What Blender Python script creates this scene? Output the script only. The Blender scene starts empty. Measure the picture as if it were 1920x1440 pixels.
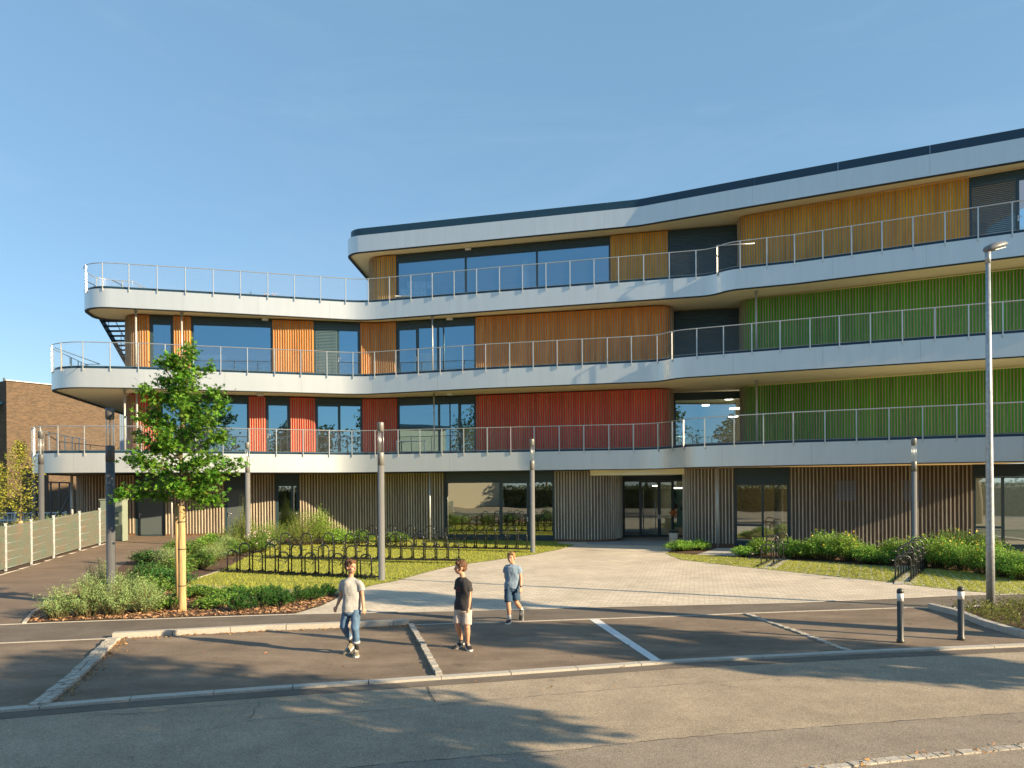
import bpy, bmesh, math, random
from mathutils import Vector, Matrix, noise
R = math.radians
F, HX, HY, HC, RHO = 1400.0, 960.0, 910.0, 2.7, math.radians(0.45)
CR, SR = math.cos(RHO), math.sin(RHO)
scene = bpy.context.scene
col = scene.collection
random.seed(7)

# ---------------------------------------------------------------- camera geometry
def ray(px, py):
    xc = (px - HX) / F; yc = (HY - py) / F
    return xc * CR + yc * SR, yc * CR - xc * SR
def BP(px, py, z):
    X, Z = ray(px, py); t = (z - HC) / Z
    return Vector((X * t, t, z))
def sstep(v):
    v = max(0.0, min(1.0, v)); return v * v * (3 - 2 * v)
def gz(x, y):
    return 0.30 * sstep((-x - 3.5) / 9.0) * sstep((y - 22.0) / 12.0) + 0.10 * sstep((-x - 16) / 4) * sstep((y - 20) / 8)
def G(px, py, dz=0.0):
    z = 0.0
    for _ in range(12):
        p = BP(px, py, z); z = gz(p.x, p.y)
    return Vector((p.x, p.y, z + dz))
def PS(px, s, zrel=4.0):
    """plan point that projects to column px at scale s (pixels per metre)"""
    Y = F / s
    X = ((px - HX) / F * Y + zrel * SR) / CR
    return Vector((X, Y))
def hit(path, px, zrel):
    """arc length at which the plan path crosses image column px (nearest crossing)"""
    best = None; acc = 0.0
    for a, b in zip(path[:-1], path[1:]):
        fa = (a.x * CR - zrel * SR) - (px - HX) / F * a.y
        fb = (b.x * CR - zrel * SR) - (px - HX) / F * b.y
        L = (b - a).length
        if fa * fb <= 0 and abs(fa - fb) > 1e-9:
            t = fa / (fa - fb); y = a.y + (b.y - a.y) * t
            if best is None or y < best[0] - 0.02: best = (y, acc + L * t)
        acc += L
    return best[1] if best else None
def fillet(pts, n=10):
    """pts: list of (Vector2, radius)"""
    out = []
    for i, (p, r) in enumerate(pts):
        if r <= 0 or i in (0, len(pts) - 1): out.append(p.copy()); continue
        a = pts[i - 1][0]; b = pts[i + 1][0]
        u = (a - p); v = (b - p); lu, lv = u.length, v.length; u.normalize(); v.normalize()
        ang = math.acos(max(-1, min(1, u.dot(v))))
        if ang > math.pi - 0.01: out.append(p.copy()); continue
        d = min(r / math.tan(ang / 2), lu * 0.49, lv * 0.49); rr = d * math.tan(ang / 2)
        c = p + (u + v).normalized() * (rr / math.sin(ang / 2))
        a0 = p + u * d - c; a1 = p + v * d - c
        t0 = math.atan2(a0.y, a0.x); t1 = math.atan2(a1.y, a1.x); dt = (t1 - t0 + math.pi) % (2 * math.pi) - math.pi
        m = max(3, int(abs(dt) / 0.12) + 2)
        for k in range(m): out.append(c + Vector((math.cos(t0 + dt * k / (m - 1)), math.sin(t0 + dt * k / (m - 1)))) * rr)
    return out
class Path:
    def __init__(s, pts):
        s.p = pts; s.l = [0.0]
        for a, b in zip(pts[:-1], pts[1:]): s.l.append(s.l[-1] + (b - a).length)
        s.len = s.l[-1]
    def at(s, d):
        d = max(0, min(s.len, d))
        for i in range(len(s.p) - 1):
            if d <= s.l[i + 1] or i == len(s.p) - 2:
                seg = s.l[i + 1] - s.l[i]
                if seg < 1e-9: continue
                t = (s.p[i + 1] - s.p[i]) / seg
                return s.p[i] + t * (d - s.l[i]), t
    def nrm(s, d):
        p, t = s.at(d); return Vector((t.y, -t.x))      # towards the camera side
    def sub(s, a, b):
        return [s.at(a)[0]] + [q for q, l in zip(s.p, s.l) if a + 1e-4 < l < b - 1e-4] + [s.at(b)[0]]
    def col(s, px, zrel): return hit(s.p, px, zrel)
def offset(pts, d):
    out = []
    for i, p in enumerate(pts):
        a = pts[max(0, i - 1)]; b = pts[min(len(pts) - 1, i + 1)]
        t0 = (p - a).normalized() if i > 0 else (b - p).normalized()
        t1 = (b - p).normalized() if i < len(pts) - 1 else t0
        t = (t0 + t1).normalized(); n = Vector((t.y, -t.x)); k = 1 / max(0.5, n.dot(Vector((t0.y, -t0.x))))
        out.append(p + n * d * k)
    return out

# ---------------------------------------------------------------- mesh helper
class MB:
    def __init__(s): s.v = []; s.f = []; s.m = []; s.cur = 0; s.sm = []
    def face(s, idx, smooth=False): s.f.append(idx); s.m.append(s.cur); s.sm.append(smooth)
    def poly(s, pts, smooth=False):
        n = len(s.v); s.v += [tuple(p) for p in pts]; s.face(tuple(range(n, n + len(pts))), smooth)
    def box(s, c, sz, rot=0.0, M=None):
        x, y, z = sz[0] / 2, sz[1] / 2, sz[2] / 2; n = len(s.v)
        cr, sr = math.cos(rot), math.sin(rot)
        for dx, dy, dz in ((-x,-y,-z),(x,-y,-z),(x,y,-z),(-x,y,-z),(-x,-y,z),(x,-y,z),(x,y,z),(-x,y,z)):
            if M is not None:
                q = M @ Vector((dx, dy, dz)); s.v.append((c[0]+q.x, c[1]+q.y, c[2]+q.z))
            else: s.v.append((c[0] + dx*cr - dy*sr, c[1] + dx*sr + dy*cr, c[2] + dz))
        for q in ((0,3,2,1),(4,5,6,7),(0,1,5,4),(1,2,6,5),(2,3,7,6),(3,0,4,7)): s.face(tuple(n + k for k in q))
    def bar(s, a, b, w, h=None, up=Vector((0,0,1))):
        a = Vector(a); b = Vector(b); h = h or w; d = (b - a); L = d.length
        if L < 1e-6: return
        d.normalize()
        if abs(d.dot(up)) > 0.99: up = Vector((0, 1, 0))
        x = d.cross(up).normalized(); y = x.cross(d).normalized()
        M = Matrix((x, d, y)).transposed()
        s.box((a + b) / 2, (w, L, h), M=M)
    def tube(s, pts, r, n=8, cap=True, smooth=True, close=False):
        pts = [Vector(p) for p in pts]; rs = r if isinstance(r, (list, tuple)) else [r] * len(pts)
        base = len(s.v); prev = None
        for i, p in enumerate(pts):
            a = pts[i - 1] if i > 0 else p; b = pts[i + 1] if i < len(pts) - 1 else p
            t = (b - a).normalized() if (b - a).length > 1e-9 else Vector((0,0,1))
            if prev is None:
                x = t.orthogonal().normalized()
                if abs(t.z) > .9: x = Vector((1,0,0)) - t * t.x; x.normalize()
            else: x = (prev - t * prev.dot(t)).normalized()
            prev = x; y = t.cross(x)
            for k in range(n):
                a_ = 2 * math.pi * k / n
                s.v.append(tuple(p + (x * math.cos(a_) + y * math.sin(a_)) * rs[i]))
        for i in range(len(pts) - 1):
            for k in range(n):
                k2 = (k + 1) % n
                s.face((base+i*n+k, base+i*n+k2, base+(i+1)*n+k2, base+(i+1)*n+k), smooth)
        if cap:
            s.face(tuple(base + k for k in range(n))[::-1]); e = base + (len(pts)-1)*n
            s.face(tuple(e + k for k in range(n)))
    def lathe(s, prof, n=24, c=(0,0,0), smooth=True, cap=True):
        base = len(s.v)
        for r, z in prof:
            for k in range(n):
                a = 2*math.pi*k/n; s.v.append((c[0]+r*math.cos(a), c[1]+r*math.sin(a), c[2]+z))
        for i in range(len(prof)-1):
            for k in range(n):
                k2 = (k+1) % n
                s.face((base+i*n+k, base+i*n+k2, base+(i+1)*n+k2, base+(i+1)*n+k), smooth)
        if cap:
            if prof[0][0] > 1e-4: s.face(tuple(base + k for k in range(n))[::-1])
            e = base+(len(prof)-1)*n
            if prof[-1][0] > 1e-4: s.face(tuple(e + k for k in range(n)))
    def prism(s, pts2, z0, z1, top=True, bottom=True, mt=None, mb=None):
        n = len(pts2); b = len(s.v); cur = s.cur
        for z in (z0, z1):
            for p in pts2: s.v.append((p[0], p[1], z))
        for k in range(n):
            k2 = (k+1) % n; s.face((b+k, b+k2, b+n+k2, b+n+k))
        if mb is not None: s.cur = mb
        if bottom: s.face(tuple(b+k for k in range(n))[::-1])
        s.cur = cur
        if mt is not None: s.cur = mt
        if top: s.face(tuple(b+n+k for k in range(n)))
        s.cur = cur
    def strip(s, pts2, z0, z1, th, smooth=False, lip=True):
        """wall of thickness th following pts2 (thickness away from camera side)"""
        back = offset(pts2, -th); n = len(pts2)
        if smooth:      # the visible face on vertices of its own, so that only it shades smoothly
            b = len(s.v)
            for z in (z0, z1):
                for p in pts2: s.v.append((p[0], p[1], z))
            for k in range(n-1): s.face((b+k, b+k+1, b+n+k+1, b+n+k), True)
        b = len(s.v)
        for q in (pts2, back):
            for z in (z0, z1):
                for p in q: s.v.append((p[0], p[1], z))
        for k in range(n-1):
            if not smooth: s.face((b+k, b+k+1, b+n+k+1, b+n+k))
            s.face((b+2*n+k+1, b+2*n+k, b+3*n+k, b+3*n+k+1))
            s.face((b+n+k, b+n+k+1, b+3*n+k+1, b+3*n+k))
            s.face((b+2*n+k, b+2*n+k+1, b+k+1, b+k))
        s.face((b, b+n, b+3*n, b+2*n)); s.face((b+n-1, b+3*n-1, b+4*n-1, b+2*n-1))
    def ell(s, c, r, n=14, m=10, M=None):
        base = len(s.v)
        for i in range(m+1):
            th = math.pi*i/m
            for k in range(n):
                a = 2*math.pi*k/n; q = Vector((r[0]*math.sin(th)*math.cos(a), r[1]*math.sin(th)*math.sin(a), r[2]*math.cos(th)))
                if M is not None: q = M @ q
                s.v.append((c[0]+q.x, c[1]+q.y, c[2]+q.z))
        for i in range(m):
            for k in range(n):
                k2 = (k+1)%n; s.face((base+i*n+k, base+(i+1)*n+k, base+(i+1)*n+k2, base+i*n+k2), True)
    def build(s, name, mats, parent=None, weld=False, recalc=False):
        me = bpy.data.meshes.new(name); me.from_pydata(s.v, [], s.f)
        if not isinstance(mats, (list, tuple)): mats = [mats]
        for m in mats: me.materials.append(m)
        me.polygons.foreach_set('material_index', s.m); me.polygons.foreach_set('use_smooth', s.sm)
        me.update()
        if weld or recalc:
            bm = bmesh.new(); bm.from_mesh(me)
            if weld: bmesh.ops.remove_doubles(bm, verts=bm.verts, dist=1e-4)
            bmesh.ops.recalc_face_normals(bm, faces=bm.faces); bm.to_mesh(me); bm.free()
        o = bpy.data.objects.new(name, me); col.objects.link(o)
        if parent is not None: o.parent = parent
        return o
def tag(o, label=None, cat=None, group=None, kind=None):
    if label: o['label'] = label
    if cat: o['category'] = cat
    if group: o['group'] = group
    if kind: o['kind'] = kind
    return o
def empty(name, loc=(0,0,0), rz=0.0):
    o = bpy.data.objects.new(name, None); o.location = loc; o.rotation_euler = (0,0,rz); o.empty_display_size = .3
    col.objects.link(o); return o
def children(o): return [c for c in bpy.data.objects if c.parent == o]
def copy_tree(o, parent=None):
    c = o.copy(); col.objects.link(c); c.parent = parent
    for ch in children(o):
        if ch is not c: copy_tree(ch, c)
    return c

# ---------------------------------------------------------------- materials
def mat(name, base, rough=0.6, metal=0.0, spec=0.5, noise_amt=0.0, nscale=5.0, bump=0.0, bscale=60.0, island=0.0, hue=0.0, coat=0.0, trans=0.0, detail=4.0, stretch=None, c2=None):
    m = bpy.data.materials.new(name); m.use_nodes = True; nt = m.node_tree; N = nt.nodes; L = nt.links
    b = N['Principled BSDF']; b.inputs['Base Color'].default_value = (*base, 1); b.inputs['Roughness'].default_value = rough
    b.inputs['Metallic'].default_value = metal; b.inputs['Specular IOR Level'].default_value = spec
    if coat: b.inputs['Coat Weight'].default_value = coat
    tc = N.new('ShaderNodeTexCoord'); vec = tc.outputs['Object']
    if stretch:
        mp = N.new('ShaderNodeMapping'); mp.inputs['Scale'].default_value = stretch; L.new(vec, mp.inputs['Vector']); vec = mp.outputs['Vector']
    out = None
    if noise_amt > 0 or c2:
        nz = N.new('ShaderNodeTexNoise'); nz.inputs['Scale'].default_value = nscale; nz.inputs['Detail'].default_value = detail; nz.inputs['Roughness'].default_value = .6
        L.new(vec, nz.inputs['Vector'])
        mr = N.new('ShaderNodeMapRange'); mr.inputs['From Min'].default_value = .3; mr.inputs['From Max'].default_value = .7
        L.new(nz.outputs['Fac'], mr.inputs['Value'])
        mx = N.new('ShaderNodeMix'); mx.data_type = 'RGBA'
        a = c2 if c2 else tuple(c * (1 - noise_amt) for c in base); bb = base if c2 else tuple(min(1, c * (1 + noise_amt)) for c in base)
        mx.inputs[6].default_value = (*a, 1); mx.inputs[7].default_value = (*bb, 1)
        L.new(mr.outputs[0], mx.inputs[0]); out = mx.outputs[2]
    if island > 0 or hue > 0:
        ge = N.new('ShaderNodeNewGeometry'); hs = N.new('ShaderNodeHueSaturation')
        mr2 = N.new('ShaderNodeMapRange'); mr2.inputs['To Min'].default_value = 1 - island; mr2.inputs['To Max'].default_value = 1 + island
        L.new(ge.outputs['Random Per Island'], mr2.inputs['Value']); L.new(mr2.outputs[0], hs.inputs['Value'])
        if hue > 0:
            wn = N.new('ShaderNodeTexWhiteNoise'); wn.noise_dimensions = '1D'; L.new(ge.outputs['Random Per Island'], wn.inputs['W'])
            mr3 = N.new('ShaderNodeMapRange'); mr3.inputs['To Min'].default_value = .5 - hue; mr3.inputs['To Max'].default_value = .5 + hue
            L.new(wn.outputs['Value'], mr3.inputs['Value']); L.new(mr3.outputs[0], hs.inputs['Hue'])
        if out: L.new(out, hs.inputs['Color'])
        else: hs.inputs['Color'].default_value = (*base, 1)
        out = hs.outputs['Color']
    if out: L.new(out, b.inputs['Base Color'])
    if bump > 0:
        n2 = N.new('ShaderNodeTexNoise'); n2.inputs['Scale'].default_value = bscale; n2.inputs['Detail'].default_value = 5
        L.new(vec, n2.inputs['Vector']); bp = N.new('ShaderNodeBump'); bp.inputs['Strength'].default_value = bump; bp.inputs['Distance'].default_value = .01
        L.new(n2.outputs['Fac'], bp.inputs['Height']); L.new(bp.outputs[0], b.inputs['Normal'])
    if trans > 0:
        tr = N.new('ShaderNodeBsdfTranslucent'); ms = N.new('ShaderNodeMixShader'); ms.inputs[0].default_value = trans
        if out: L.new(out, tr.inputs['Color'])
        else: tr.inputs['Color'].default_value = (*base, 1)
        L.new(b.outputs[0], ms.inputs[1]); L.new(tr.outputs[0], ms.inputs[2]); L.new(ms.outputs[0], N['Material Output'].inputs['Surface'])
    return m
def glass_mat(name, refl=0.45, tint=(.55,.62,.6), gcol=(.95,1,1), wav=0.0, rmax=1.0):
    m = bpy.data.materials.new(name); m.use_nodes = True; nt = m.node_tree; N = nt.nodes; L = nt.links
    N.remove(N['Principled BSDF'])
    tr = N.new('ShaderNodeBsdfTransparent'); tr.inputs[0].default_value = (*tint, 1)
    gl = N.new('ShaderNodeBsdfGlossy'); gl.inputs['Roughness'].default_value = 0.0; gl.inputs[0].default_value = (*gcol, 1)
    fr = N.new('ShaderNodeLayerWeight'); fr.inputs['Blend'].default_value = .25
    mr = N.new('ShaderNodeMapRange'); mr.inputs['To Min'].default_value = refl; mr.inputs['To Max'].default_value = rmax
    L.new(fr.outputs['Fresnel'], mr.inputs['Value'])
    ms = N.new('ShaderNodeMixShader'); L.new(mr.outputs[0], ms.inputs[0]); L.new(tr.outputs[0], ms.inputs[1]); L.new(gl.outputs[0], ms.inputs[2])
    if wav > 0:
        tc = N.new('ShaderNodeTexCoord'); nz = N.new('ShaderNodeTexNoise'); nz.inputs['Scale'].default_value = .9; nz.inputs['Detail'].default_value = 0
        bp = N.new('ShaderNodeBump'); bp.inputs['Strength'].default_value = wav; bp.inputs['Distance'].default_value = .05
        L.new(tc.outputs['Object'], nz.inputs['Vector']); L.new(nz.outputs['Fac'], bp.inputs['Height']); L.new(bp.outputs[0], gl.inputs['Normal'])
    L.new(ms.outputs[0], N['Material Output'].inputs['Surface'])
    return m
def emit_mat(name, c, s):
    m = bpy.data.materials.new(name); m.use_nodes = True; b = m.node_tree.nodes['Principled BSDF']
    b.inputs['Base Color'].default_value = (*c, 1); b.inputs['Emission Color'].default_value = (*c, 1); b.inputs['Emission Strength'].default_value = s
    return m
def net_mat(name):
    """stainless wire net: diamond mesh from UVs in metres, the gaps transparent"""
    m = bpy.data.materials.new(name); m.use_nodes = True; nt = m.node_tree; N = nt.nodes; L = nt.links
    b = N['Principled BSDF']; b.inputs['Base Color'].default_value = (.32,.32,.32,1); b.inputs['Metallic'].default_value = .4; b.inputs['Roughness'].default_value = .4
    uv = N.new('ShaderNodeUVMap'); sp = N.new('ShaderNodeSeparateXYZ'); L.new(uv.outputs[0], sp.inputs[0])
    def M(op, a, c):
        n = N.new('ShaderNodeMath'); n.operation = op
        for i, q in enumerate((a, c)):
            if q is None: continue
            if isinstance(q, (int, float)): n.inputs[i].default_value = q
            else: L.new(q, n.inputs[i])
        return n.outputs[0]
    ys = M('MULTIPLY', sp.outputs[1], 1.6)
    lines = []
    for op in ('ADD', 'SUBTRACT'):
        q = M('FRACT', M('MULTIPLY', M(op, sp.outputs[0], ys), 15.0), None)
        lines.append(M('LESS_THAN', q, 0.048))
    fac = M('MAXIMUM', lines[0], lines[1])
    tr = N.new('ShaderNodeBsdfTransparent'); ms = N.new('ShaderNodeMixShader')
    L.new(fac, ms.inputs[0]); L.new(tr.outputs[0], ms.inputs[1]); L.new(b.outputs[0], ms.inputs[2]); L.new(ms.outputs[0], N['Material Output'].inputs['Surface'])
    return m

M = {}
M['fascia'] = mat('fascia_aluminium', (.65,.67,.665), .38, .62, .5, noise_amt=.035, nscale=1.1, stretch=(3,3,.35), detail=8)
M['roofband'] = mat('roof_parapet_anthracite', (.008,.042,.078), .4)
M['darktrim'] = mat('dark_trim', (.018,.022,.026), .5)
M['slate'] = mat('slate_frame_paint', (.028,.055,.066), .35)
M['soffit'] = mat('soffit_bounce_tint', (.94,.82,.50), .8, noise_amt=.03, nscale=1.5)  # whitish paint; the warm bounce from the ground is put into the base colour
M['concrete'] = mat('concrete', (.40,.39,.36), .85, noise_amt=.12, nscale=3)
M['larch'] = mat('weathered_larch', (.37,.30,.195), .75, noise_amt=.2, nscale=1.4, stretch=(9,9,.8), island=.22)
M['larch_low'] = mat('weathered_larch_ground_floor', (.50,.44,.34), .75, noise_amt=.22, nscale=1.4, stretch=(9,9,.8), island=.2)
def wood(n, c): return mat(n, c, .7, noise_amt=.3, nscale=.9, stretch=(6,6,.5), detail=8)
M['red'] = wood('red_stained_cladding', (.92,.055,.03))
M['orange'] = wood('orange_stained_cladding', (1.0,.27,.012))
M['amber'] = wood('amber_stained_cladding', (.97,.385,.010))
M['green'] = wood('green_stained_cladding', (.085,.37,.008))
M['brownc'] = wood('brown_cladding', (.17,.125,.085))
M['plinth'] = mat('brown_plinth', (.16,.09,.05), .8, noise_amt=.2)
M['glass'] = glass_mat('coated_glass', .45, (.90,.95,.93), (.42,.74,.96), wav=.03)
M['glass_low'] = glass_mat('dark_coated_glass', .34, (.45,.52,.5), (.9,1,1), wav=.04)
M['glass_door'] = glass_mat('entrance_glass', .16, (.55,.62,.60), (.9,1,1))
M['steel'] = mat('stainless_steel', (.62,.62,.60), .35, .75)
M['galv'] = mat('galvanised_steel', (.42,.44,.45), .45, .5, noise_amt=.25, nscale=12)
M['net'] = net_mat('stainless_wire_net')
M['blind'] = mat('blind_slats', (.10,.17,.21), .4, .2)
M['colgrey'] = mat('slim_column_paint', (.46,.47,.45), .45, .3)
M['interior'] = mat('interior_wall_paint', (.34,.33,.29), .9)
M['interior_dark'] = mat('interior_back_wall', (.52,.48,.38), .9)
M['floorin'] = mat('interior_floor', (.38,.33,.25), .5)
M['white'] = mat('white_paint', (.78,.78,.76), .5)
M['lamp_on'] = emit_mat('lit_lamp', (1,.95,.8), 3.0)
M['doorgrey'] = mat('grey_door_paint', (.085,.105,.11), .45)
M['black'] = mat('black_steel', (.05,.052,.055), .30, .5, noise_amt=.3, nscale=20)
# ---------------------------------------------------------------- school building
Z1, Z2, Z3, ZR, FH = 4.25, 8.10, 11.90, 15.70, 0.85
def xs(px, z): return px
def W(px, s, z): return PS(px, s, z - HC)
# slab outlines (front edge, then how they close at the back)
front = {
 3: ZR and None}
slab_front = {
 'R': (ZR, [((-7.9,56),0), (W(645,36.0,ZR),1.1), (W(1196,40.0,ZR),2.2), (W(1404,42.8,ZR),3), (W(1600,45.4,ZR),6), (W(1920,49.6,ZR),0), (W(2150,52.6,ZR),0)]),
 3: (Z3, [((-18.6,56),0), ((-18.9,37.4),0.1), ((-20.5,36.9),.8), (W(141,41.2,Z3),1.7), (W(352,39.8,Z3),0), (W(681,37.4,Z3),3.0), (W(936,39.45,Z3),0), (W(1333,42.4,Z3),1.5), (W(1366,43.6,Z3),1.5), (W(1490,44.9,Z3),0), (W(1920,50.8,Z3),0), (W(2150,53.9,Z3),0)]),
 2: (Z2, [((-18,58),0), ((-18,47.8),0), ((-24.3,47.6),1), (W(69,42.3,Z2),2.2), (W(260,41.4,Z2),0), (W(676,38.1,Z2),3.0), (W(911,40.3,Z2),0), (W(1236,42.55,Z2),1.5), (W(1266,43.8,Z2),1.5), (W(1519,47.0,Z2),0), (W(1920,51.7,Z2),0), (W(2150,54.5,Z2),0)]),
 1: (Z1, [((-18,52),0), ((-18,43.8),0), ((-24.2,43.6),1), (W(32,43.6,Z1),2.4), (W(260,42.8,Z1),0), (W(664,38.3,Z1),3.0), (W(922,39.9,Z1),0), (W(1237,41.8,Z1),2.0), (W(1296,45.4,Z1),2.5), (W(1488,48.8,Z1),0), (W(1920,54.6,Z1),0), (W(2150,57.5,Z1),0)]),
}
school = empty('school_building', (0, 33, 0))
tag(school, 'curved four storey school with grey balcony bands and red, orange, yellow and green slatted walls', 'building')
SO = Vector((0, -33, 0))
def sb(mb, name, mats, parent=None, **k):
    """build a part whose vertices are in world space under the school empty"""
    mb.v = [(x, y - 33, z) for x, y, z in mb.v] if parent is None or True else mb.v
    o = mb.build(name, mats, parent or school, **k); return o
SP = {}
for key, (z, lst) in slab_front.items():
    pts = fillet([(Vector(p), r) for p, r in lst]); path = Path(pts); SP[key] = path
    e = pts[-1]; poly = [tuple(p) for p in pts] + [(e.x + 1, 60), (pts[0].x, 60)]
    ins = [tuple(p) for p in offset(pts, -.07)] + [(e.x + .9, 59.9), (pts[0].x + .1, 59.9)]
    m = MB(); m.cur = 0
    m.prism(ins, z - FH + .05, z - .02, mb=1, mt=2)
    sl = sb(m, 'floor_slab' if key != 'R' else 'roof_slab', [M['darktrim'], M['soffit'], M['concrete']])
    # fascia band: sheets 3.3 m long with 8 mm joints, rolled top
    fa = MB(); L = path.len; n = int(L / 3.3); step = L / n
    for i in range(n):
        q = path.sub(i * step + .0025, (i + 1) * step - .0025)
        fa.strip(q, z - FH, z, .05, smooth=True)
    sb(fa, 'fascia_panels', M['fascia'], sl)
    ed = MB(); ed.strip(offset(pts, -.012), z - FH - .035, z - FH - .002, .14); sb(ed, 'drip_edge', M['darktrim'], sl)
    if key == 'R':
        pr = MB(); q = offset(pts, -.16); pp = Path(q); nn = int(pp.len / 3.3); st = pp.len / nn
        for i in range(nn): pr.strip(pp.sub(i*st+.006, (i+1)*st-.006), z - .03, z + .42, .1, smooth=True)
        sb(pr, 'parapet', M['roofband'], sl)
    else:
        kb = MB(); kb.strip(offset(pts, -.10), z - .03, z + .13, .06, smooth=True); sb(kb, 'edge_upstand', M['roofband'], sl)

# ---- railings
post_px = {
 3: [163,193,242,295,348,400,451,502,552,601,648,691,731,771,811,852,894,937,980,1024,1069,1114,1160,1207,1255,1305,1346,1388,1438,1490,1543,1597,1654,1712,1772,1834,1898,1966],
 2: [99,116,156,207,260,310,363,414,464,515,564,613,662,703,743,785,826,868,911,956,1000,1045,1092,1139,1184,1233,1261,1307,1357,1410,1463,1519,1574,1632,1692,1753,1816,1880,1950],
 1: [66,78,110,159,213,265,315,367,418,467,518,568,617,660,704,747,788,829,870,914,958,1002,1049,1095,1142,1188,1235,1262,1283,1322,1377,1432,1488,1547,1606,1667,1730,1794,1859,1925],
}
for key in (3, 2, 1):
    z = slab_front[key][0]; path = SP[key]; zr = z - HC
    ds = [q for q in (path.col(px, zr) for px in post_px[key]) if q is not None]
    # the leftmost turns: keep walking round the nose and back along the side
    extra = []; d = ds[0] - 1.1
    while d > (1.6 if key == 3 else 4.5) and len(extra) < 8: extra.append(d); d -= 1.15
    ds = sorted(extra + ds)
    h = 1.17
    rl = MB(); q = offset(path.sub(ds[0], ds[-1]), .02)
    rl.tube([(p.x, p.y, z + h) for p in q], .021, n=6)
    rail = sb(rl, 'railing', M['steel'])
    cb = MB(); cb.tube([(p.x, p.y, z + .10) for p in q], .006, n=4); 
    sb(cb, 'bottom_cable', M['steel'], rail)
    # net with uv in metres
    nb = MB(); uvs = []
    acc = 0.0
    for a, b in zip(q[:-1], q[1:]):
        l = (b - a).length; nb.poly([(a.x, a.y, z+.10), (b.x, b.y, z+.10), (b.x, b.y, z+h-.03), (a.x, a.y, z+h-.03)])
        uvs += [(acc, 0), (acc+l, 0), (acc+l, h-.13), (acc, h-.13)]; acc += l
    no = sb(nb, 'wire_net', M['net'], rail); ul = no.data.uv_layers.new(name='UVMap')
    for i, u in enumerate(uvs): ul.data[i].uv = u
    for d in ds:
        p, t = path.at(d); n = Vector((t.y, -t.x)); c = p + n * .035
        pb = MB(); ang = math.atan2(t.y, t.x)
        pb.box((c.x, c.y, z + .5 * h - .06), (.018, .055, h + .12), ang)
        pb.box((c.x - n.x*.01, c.y - n.y*.01, z - .05), (.07, .02, .09), ang)
        # seen broadside the flats read about 5 cm wide
        pb.box((c.x, c.y, z + .5 * h - .03), (.045, .012, h + .05), ang)
        sb(pb, 'railing_post', M['steel'], rail)

# ---- walls of each storey
def wl(px, s, z): return PS(px, s, z - HC)
def ext(p1, s1, p2, s2, px): return s1 + (s2 - s1) * (px - p1) / (p2 - p1)
walls = {}
z = 13.4
walls[3] = (Z3, ZR - FH, [((-6.7,52),0), (wl(687, ext(740,35.7,1250,39.2,687), z),1.0), (wl(1387, 40.1, z),0), (wl(1382, ext(1425,41.7,1817,47.07,1382), z),.75), (wl(2100, ext(1425,41.7,1817,47.07,2100), z),0)])
z = 9.8
walls[2] = (Z2, Z3 - FH, [((-18.0,48),0), (wl(209, 39.3, z),1.1), (wl(702, 36.7, z),1.0), (wl(1259, 40.3, z),1.25), (wl(1262, 38.75, z),0), (wl(1394, 39.6, z),0), (wl(1383, 41.1, z),1.1), (wl(2100, 50.3, z),0)])
z = 5.9
walls[1] = (Z1, Z2 - FH, [((-18.0,46),0), (wl(209, 39.4, z),1.1), (wl(704, 36.1, z),1.0), (wl(1259, 39.6, z),1.25), (wl(1262, 37.7, z),0), (wl(1395, 38.4, z),0), (wl(1384, 39.9, z),1.1), (wl(2100, 49.7, z),0)])
z = 1.6
walls[0] = (0.0, Z1 - FH, [((-20.5,46),0), (wl(108, 38.8, z),1.3), (wl(690, 36.3, z),1.5), (wl(1162, 40.3, z),1.4), (wl(1166, 36.6, z),0), (wl(1290, 37.2, z),0), (wl(1280, 42.7, z),.9), (wl(2100, 50.6, z),0)])
WP = {k: Path(fillet([(Vector(p), r) for p, r in v[2]])) for k, v in walls.items()}

def cladding(path, d0, d1, z0, z1, colour, fin, sp=.115, fw=.029, fd=.048):
    m = MB(); m.strip(path.sub(d0, d1), z0, z1, .22, smooth=True)
    base = sb(m, 'slatted_cladding', colour)
    f = MB(); n = max(1, int(round((d1 - d0) / sp))); 
    for i in range(n):
        d = d0 + (i + .5) * (d1 - d0) / n; p, t = path.at(d); nn = Vector((t.y, -t.x)); c = p + nn * (fd / 2 + .002)
        f.box((c.x, c.y, (z0 + z1) / 2 - .012), (fw, fd, z1 - z0 - .02 + random.uniform(-.004, .004)), math.atan2(t.y, t.x))
    sb(f, 'slats', fin, base)
    return base
def handle(parent, P, T, N, z, side=1):
    h = MB(); c = P + N * .05
    h.bar((P.x, P.y, z), (c.x, c.y, z), .025); e = c + T * .13 * side
    h.tube([(c.x, c.y, z), (e.x, e.y, z)], .012, n=6)
    h.box((P.x + N.x*.006, P.y + N.y*.006, z - .05), (.045, .014, .22), math.atan2(T.y, T.x))
    sb(h, 'door_handle', M['steel'], parent)
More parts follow.
